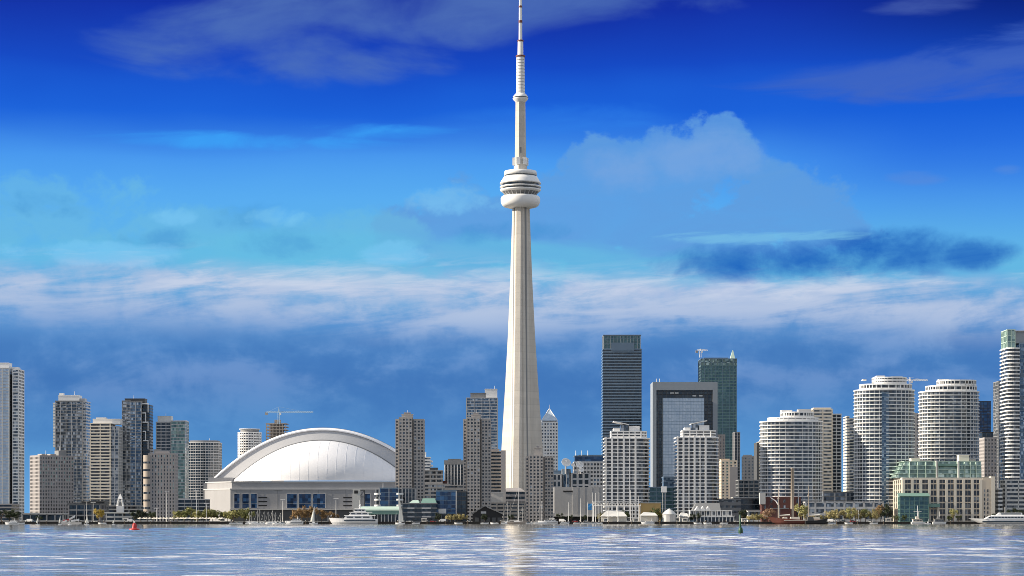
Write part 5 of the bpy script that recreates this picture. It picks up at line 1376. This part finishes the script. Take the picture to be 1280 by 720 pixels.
# buoys
D = 790
r = thing('channel_buoy', 'red conical channel buoy floating left of the stadium', 'buoy', (X(168, D), D, 0))
MB().lathe([(.5, -.6), (1.7, -.5), (1.95, .05), (1.8, .5), (1.1, .62)], 20).build('float', M['red'], r)
MB().lathe([(.95, .55), (.72, 1.6), (.55, 2.4), (.2, 2.55)], 12).build('tower', M['red'], r)
MB().box(-.85, .85, -.1, .1, .8, 2.0).build('radar_fin', M['red'], r)
MB().lathe([(.22, 2.5), (.26, 2.9), (.18, 3.2), (.02, 3.3)], 10).build('lantern', M['white'], r)
D = 610
r = thing('spar_buoy', 'slim green spar buoy leaning slightly in front of the right shore', 'buoy', (X(926, D), D, -.3))
r.rotation_euler = (0, R(-3), 0)
MB().lathe([(.36, -1), (.62, .1), (.66, 1.0), (.60, 1.6), (.30, 2.0)], 16).build('float', M['green'], r)
MB().lathe([(.29, 1.95), (.22, 5.3), (.05, 5.45)], 12).build('spar', M['green'], r)
r = thing('canoe_rack', 'pink and white canoes tipped up on a rack at the western shore', 'canoe rack', (X(88, 1690), 1696, 0))
MB().box(-8, 7, -1, 2, -1, 1.4).build('dock', M['pale_concrete'], r)
for i, (x, z, t, mt) in enumerate(((-3.2, 3.0, 18, 'red'), (-.2, 4.4, 28, 'boatwhite'), (2.6, 2.6, 8, 'boatwhite'), (-4.6, 2.2, 24, 'boatwhite'))):
    o = hull_mesh(6.5, 1.2, .8, 0, .3).build('canoe', M[mt], r, (x, 0, z)); o.rotation_euler = (0, -R(t), 0)
q = MB()
for x in (-6, -2, 2, 5): q.bar((x, 0, 1.3), (x, 0, 4.2), .12)
q.bar((-6, 0, 3.2), (5, 0, 3.2), .12); q.build('rack', M['white'], r)

# parasols and benches along the western promenade
def parasol():
    r = thing('parasol', 'pale cream parasol in the row along the western promenade', 'parasol', (0, 0, GZ), 0, 'cream parasols along the western promenade')
    MB().lathe([(2.0, 2.5), (1.3, 3.0), (.05, 3.5)], 8, smooth=False).build('canopy', M['cream'], r); MB().bar((0, 0, 0), (0, 0, 3.4), .06).build('pole', M['steel'], r)
    return r
pa = parasol()
for i in range(26):
    p = 176 + i*4.1 + random.uniform(-.8, .8); rr = pa if i == 0 else dup(pa, (0, 0, GZ), random.uniform(0, 1))
    rr.location = (X(p, 1708), 1708+random.uniform(-2, 2), GZ)
# promenade crates, kiosks and small harbour clutter as separate kiosks
ki = None
for i, (p, lb) in enumerate(((157, 'white kiosk right of the lantern tower pavilion'), (530, 'white kiosk left of the dark terraced block door'), 
                             (459, 'white kiosk behind the motor yacht stern'), (690, 'white kiosk below the right half of the short brown slab'), (757, 'white kiosk under the truss canopy'), (795, 'white kiosk at the foot of the ochre building'),
                             (856, 'white kiosk beside the small white tent'), (930, 'white kiosk beside the small brown and white shed'), (1110, 'white kiosk at the left corner of the terminal'), (278, 'white kiosk at the end of the parasol row'))):
    if ki is None:
        ki = thing('kiosk', lb, 'kiosk', (0, 0, GZ), 0, 'white quayside kiosks')
        MB().box(-1.8, 1.8, -1.4, 1.4, 0, 2.5).build('wall', M['offwhite'], ki); MB().box(-2.2, 2.2, -1.9, 1.7, 2.5, 2.75).build('roof', M['white'], ki); MB().box(-1.3, 1.3, -1.5, -1.3, 1.0, 2.1).build('hatch', M['g_dark'], ki); k_ = ki
    else: k_ = dup(ki, (0, 0, GZ), 0, lb)
    k_.location = (X(p, 1714), 1714, GZ)

# ------------------------------------------------------------------ trees
def tree_mesh(h, w, mat, seed, kind):
    rnd = random.Random(seed); q = MB(); t = MB()
    th = h*.34
    t.bar((0, 0, 0), (.1, 0, th), h*.030, h*.020)
    cl = []
    for i in range(rnd.randint(11, 15)):
        a = rnd.uniform(0, 6.283); rr = w/2*math.sqrt(rnd.random())*.82; z = h*(.34+.54*rnd.random()); 
        z = min(z, h*(1-.45*(rr/(w/2))**2)-h*.08); s = h*rnd.uniform(.12, .2)
        cl.append((rr*math.cos(a), rr*math.sin(a), z, s)); t.bar((.1, 0, th*rnd.uniform(.6, 1)), (rr*math.cos(a)*.8, rr*math.sin(a)*.8, z), h*.013, h*.005, 5)
    for cx, cy, cz, s in cl:
        for k in range(75):
            d = Vector((rnd.gauss(0, 1), rnd.gauss(0, 1), rnd.gauss(0, .8))); d = d.normalized()*s*rnd.random()**.45
            if kind == 'willow': d.z -= abs(d.x*d.y)/s*.6+rnd.random()*s*.7*(rnd.random() < .5)
            c = Vector((cx, cy, cz))+d; z_ = max(.5, c.z); c.z = z_
            n = (d.normalized()+Vector((rnd.gauss(0, .6), rnd.gauss(0, .6), rnd.gauss(.3, .5)))).normalized(); a = n.orthogonal().normalized(); b = n.cross(a)
            e = h*rnd.uniform(.022, .045); f = e*(1.9 if kind == 'willow' else 1.1)
            q.add([tuple(c-a*e), tuple(c-b*f*.6), tuple(c+a*e), tuple(c+b*f*.6)], [(0, 1, 2, 3)])
    return q.mesh('crown', L[mat]), t.mesh('trunk', M['bark'])
L['peach'] = leafmat('peach_leaves', (.16, .09, .05), (.40, .26, .17))
TREES = {}
def tree(p, D, h, w, mat, label, group, name='tree', kind='round'):
    key = (mat, kind); pool = TREES.setdefault(key, [])
    if len(pool) < 4: pool.append(tree_mesh(10, 9, mat, len(pool)*7+hash(mat) % 5 if False else len(pool)*7+len(mat), kind))
    c, t = random.choice(pool) if len(pool) == 4 else pool[-1]
    r = thing(name, label, 'tree', (X(p, D), D, GZ), random.uniform(0, 6.28), group)
    put('crown', c, r); put('trunk', t, r); r.scale = (w/9*1.25, w/9*1.25, h/10*1.3)
    return r
for p, h, w in ((222, 8, 8), (230, 9, 9), (240, 9.5, 10), (254, 8.5, 8), (262, 9.6, 9), (266, 9, 9), (284, 8, 8), (292, 8.5, 9), (305, 10, 9), (312, 8, 7), (275, 6.5, 7), (247, 7, 7)):
    tree(p, 1722+random.uniform(-4, 8), h, w, 'willow', 'rounded olive green willow in the row west of the stadium marina', 'olive willows west of the marina', 'willow_tree', 'willow')
for p, h, w, m in ((370, 8, 7, 'brown'), (377, 10, 8, 'brown'), (384, 11, 9, 'brown'), (390, 10, 8, 'brown'), (402, 8, 7, 'brown'), (412, 7, 7, 'brown'), (421, 6.5, 6, 'brown')):
    tree(p, 1716+random.uniform(0, 8), h, w, m, 'rusty brown autumn tree below the blue stadium windows', 'autumn trees below the stadium')
tree(123.5, 1712, 9.5, 7, 'yellow', 'bright yellow autumn tree at the western shore', 'yellow autumn trees')
for p, h, w in ((2, 8, 9), (12, 9, 9), (20, 7, 8), (168, 7, 8), (176, 8, 9), (184, 7, 8), (191, 6.5, 7), (49, 4, 5), (1256, 8, 9), (1270, 9, 10), (1246, 6, 7)):
    tree(p, 1735+random.uniform(-6, 6), h, w, 'dark', 'dark leafed tree ' + ('at the far left shore' if p < 60 else 'near the white lantern tower' if p < 300 else 'behind the excursion ship'), 'dark shore trees')
for p in (560, 564, 568, 572, 576, 580): tree(p, 1716, random.uniform(4.5, 6.5), 5, 'pale', 'pale golden shrubby tree on the quay below the dark wing of the blue glass block', 'pale golden quay trees')
tree(819, 1738, 9, 8, 'green', 'green tree before the ochre yellow building', 'single shore trees'); tree(825, 1740, 7.5, 6, 'yellow', 'golden leafed tree at the right end of the ochre building', 'single shore trees')
tree(782, 1738, 7.5, 7, 'green', 'dim green tree under the right half of the truss canopy', 'single shore trees')
tree(752, 1738, 7, 6, 'pale', 'pale tree under the left half of the truss canopy', 'single shore trees')
tree(928, 1730, 8, 7, 'dark', 'dark tree above the green spar buoy', 'single shore trees')
tree(1002, 1720, 12.5, 9.5, 'willow', 'tall rounded yellow green tree right of the brick powerhouse chimney', 'single shore trees', 'tree')
tree(1108, 1726, 13, 8, 'dark', 'tall dark conical tree at the left corner of the beige terminal', 'single shore trees'); tree(1101, 1728, 11, 7, 'brown', 'reddish brown tree left of the dark conical tree', 'single shore trees')
tree(1192, 1705, 9.5, 5.5, 'willow', 'slim pale green tree before the middle of the beige terminal', 'single shore trees')
for p in (937, 942, 948, 953, 958): tree(p, 1716+random.uniform(-3, 6), random.uniform(4, 5.6), 5.5, 'pale', 'small pale golden tree between the green spar buoy and the sailing ship', 'small pale trees before the brick powerhouse')
for p in (1009, 1016, 1024, 1031): tree(p, 1716+random.uniform(-3, 6), random.uniform(4, 5.6), 5, 'pale', 'small pale golden tree behind the stern of the dark red sailing ship', 'small pale trees behind the sailing ship')
for i, p in enumerate((1037, 1043, 1049, 1056, 1063, 1069, 1076, 1082, 1089, 1095)):
    tree(p, 1718+random.uniform(-4, 8), random.uniform(7, 9.6), random.uniform(6, 8), ('pale', 'willow', 'pale')[i % 3] , 'airy yellow green tree in the row below the rounded white towers', 'yellow green trees below the rounded towers')
tree(962, 1712, 8.5, 9, 'peach', 'peach coloured round autumn tree behind the bow of the dark red sailing ship', 'single shore trees')
for p in (1188, 1198, 1120, 1131): tree(p, 1708, 4.5, 4.5, 'green', 'small green tree on the quay edge before the beige terminal', 'small trees before the terminal')
for p in (548, 700, 714, 730, 866, 872, 640, 606): tree(p, 1728+random.uniform(0, 8), random.uniform(4.5, 6), 5, 'dark', 'low dark tree tucked among the quay buildings ' + ('near the tower' if p < 760 else 'by the white restaurant'), 'low dark quay trees')

# ------------------------------------------------------------------ quay clutter
def parked_car(mat, label, van=False):
    r = thing('parked_van' if van else 'parked_car', label, 'van' if van else 'car', (0, 0, GZ), 0, 'vehicles parked on the quay')
    l, w, h = (5.2, 2.0, 2.3) if van else (4.4, 1.8, 1.45)
    if van: MB().loft([[(-l/2, -w/2, .35), (l/2, -w/2, .35), (l/2, w/2, .35), (-l/2, w/2, .35)], [(-l/2, -w/2, 1.1), (l/2, -w/2, 1.1), (l/2, w/2, 1.1), (-l/2, w/2, 1.1)], [(-l/2+.05, -w*.46, h), (l/2-1.5, -w*.46, h), (l/2-1.5, w*.46, h), (-l/2+.05, w*.46, h)]]).build('body', M[mat], r)
    else:
        MB().loft([[(-l/2, -w/2, .3), (l/2, -w/2, .3), (l/2, w/2, .3), (-l/2, w/2, .3)], [(-l/2+.1, -w/2, .85), (l/2-.1, -w/2, .75), (l/2-.1, w/2, .75), (-l/2+.1, w/2, .85)]]).build('body', M[mat], r)
        MB().loft([[(-l*.42, -w*.47, .84), (l*.22, -w*.47, .8), (l*.22, w*.47, .8), (-l*.42, w*.47, .84)], [(-l*.28, -w*.4, h-.06), (l*.06, -w*.4, h-.06), (l*.06, w*.4, h-.06), (-l*.28, w*.4, h-.06)]]).build('window', M['g_black'], r)
        MB().box(-l*.28, l*.06, -w*.4, w*.4, h-.06, h).build('roof', M[mat], r)
    if van: MB().box(l/2-1.5, l/2-.6, -w*.505, w*.505, 1.15, 1.75).build('window', M['g_black'], r)
    for x in (-l*.3, l*.3):
        for y in (-w*.47, w*.47): MB().bar((x, y-.1, .33), (x, y+.1, .33), .33, n=12).build('wheel', M['black'], r)
    return r
pv = {}
for i, (p, mt, van, where) in enumerate(((36, 'white', True, 'left of the squat brown block bays'), (44, 'steelblue', False, 'in front of the grey boathouse'), (98, 'darkgrey', False, 'before the dark terminal hall'), (118, 'white', False, 'left of the yellow tree'),
        (163, 'white', True, 'right of the pale pavilion'), (512, 'white', False, 'left of the dark terraced block'), (541, 'red', False, 'right of the dark terraced block'), (553, 'white', True, 'below the square blue glass block'),
        (586, 'lightgrey', False, 'left of the black boathouse'), (634, 'white', False, 'right of the black boathouse'), (694, 'darkgrey', False, 'at the left end of the parking hall'), (703, 'white', True, 'under the parking hall canopy'),
        (719, 'red', False, 'under the parking hall canopy'), (733, 'lightgrey', False, 'beside the blue banner'), (866, 'steelblue', False, 'before the white timber restaurant'), (922, 'white', False, 'above the green spar buoy'),
        (1039, 'white', True, 'among the yellow green trees'), (1053, 'darkgrey', False, 'among the yellow green trees'), (1066, 'red', False, 'among the yellow green trees'), (1087, 'white', False, 'right end of the yellow green trees'))):
    names = {'white': 'white', 'steelblue': 'blue grey', 'darkgrey': 'dark grey', 'red': 'red', 'lightgrey': 'silver'}
    lb = '%s parked %s %s' % (names[mt], 'van' if van else 'car', where)
    k = (mt, van)
    if k not in pv: v = pv[k] = parked_car(mt, lb, van)
    else: v = dup(pv[k], (0, 0, GZ), 0, lb)
    v.location = (X(p, 1711), 1711, GZ); v.rotation_euler = (0, 0, R(random.choice((0, 180))+random.uniform(-8, 8)))
pile = thing('mooring_pile', 'dark timber mooring pile standing along the quay wall', 'mooring pile', (0, 1698, 0), 0, 'mooring piles along the quay wall')
MB().bar((0, 0, -2), (.05, 0, 2.6), .28, .24, 8).build('post', M['bark'], pile); MB().bar((.05, 0, 2.6), (.05, 0, 2.8), .3, .2, 8).build('cap', M['white'], pile)
for i in range(44):
    p = 8+i*29+random.uniform(-9, 9); o = pile if i == 0 else dup(pile, (0, 0, 0), 0)
    o.location = (X(p, 1698), 1698.4, 0)
rb = None
for i, p in enumerate((26, 128, 292, 299, 352, 520, 573, 606, 618, 660, 722, 731, 741, 748, 872, 884, 905, 1040, 1061, 1092)):
    if rb is None:
        rb = thing('runabout', 'small white open runabout tied along the quay wall', 'boat', (0, 1692, 0), 0, 'small runabouts tied along the quay')
        hull_mesh(6.4, 2.3, .95, 0, .3).build('hull', M['boatwhite'], rb); taper_box(-.6, 1.2, 1.7, .9, 1.7, 0, .8).build('windscreen', M['g_black'], rb); MB().box(-3.5, -3.0, -.3, .3, .2, 1.5).build('outboard_motor', M['black'], rb)
        MB().box(-2.4, -1.0, -.9, .9, .8, 1.1).build('seat', M['offwhite'], rb); o = rb
    else: o = dup(rb, (0, 0, 0), 0)
    o.location = (X(p, 1694), 1694+random.uniform(-3, 1), .05); o.rotation_euler = (0, 0, random.choice((0, math.pi))+random.uniform(-.15, .15))
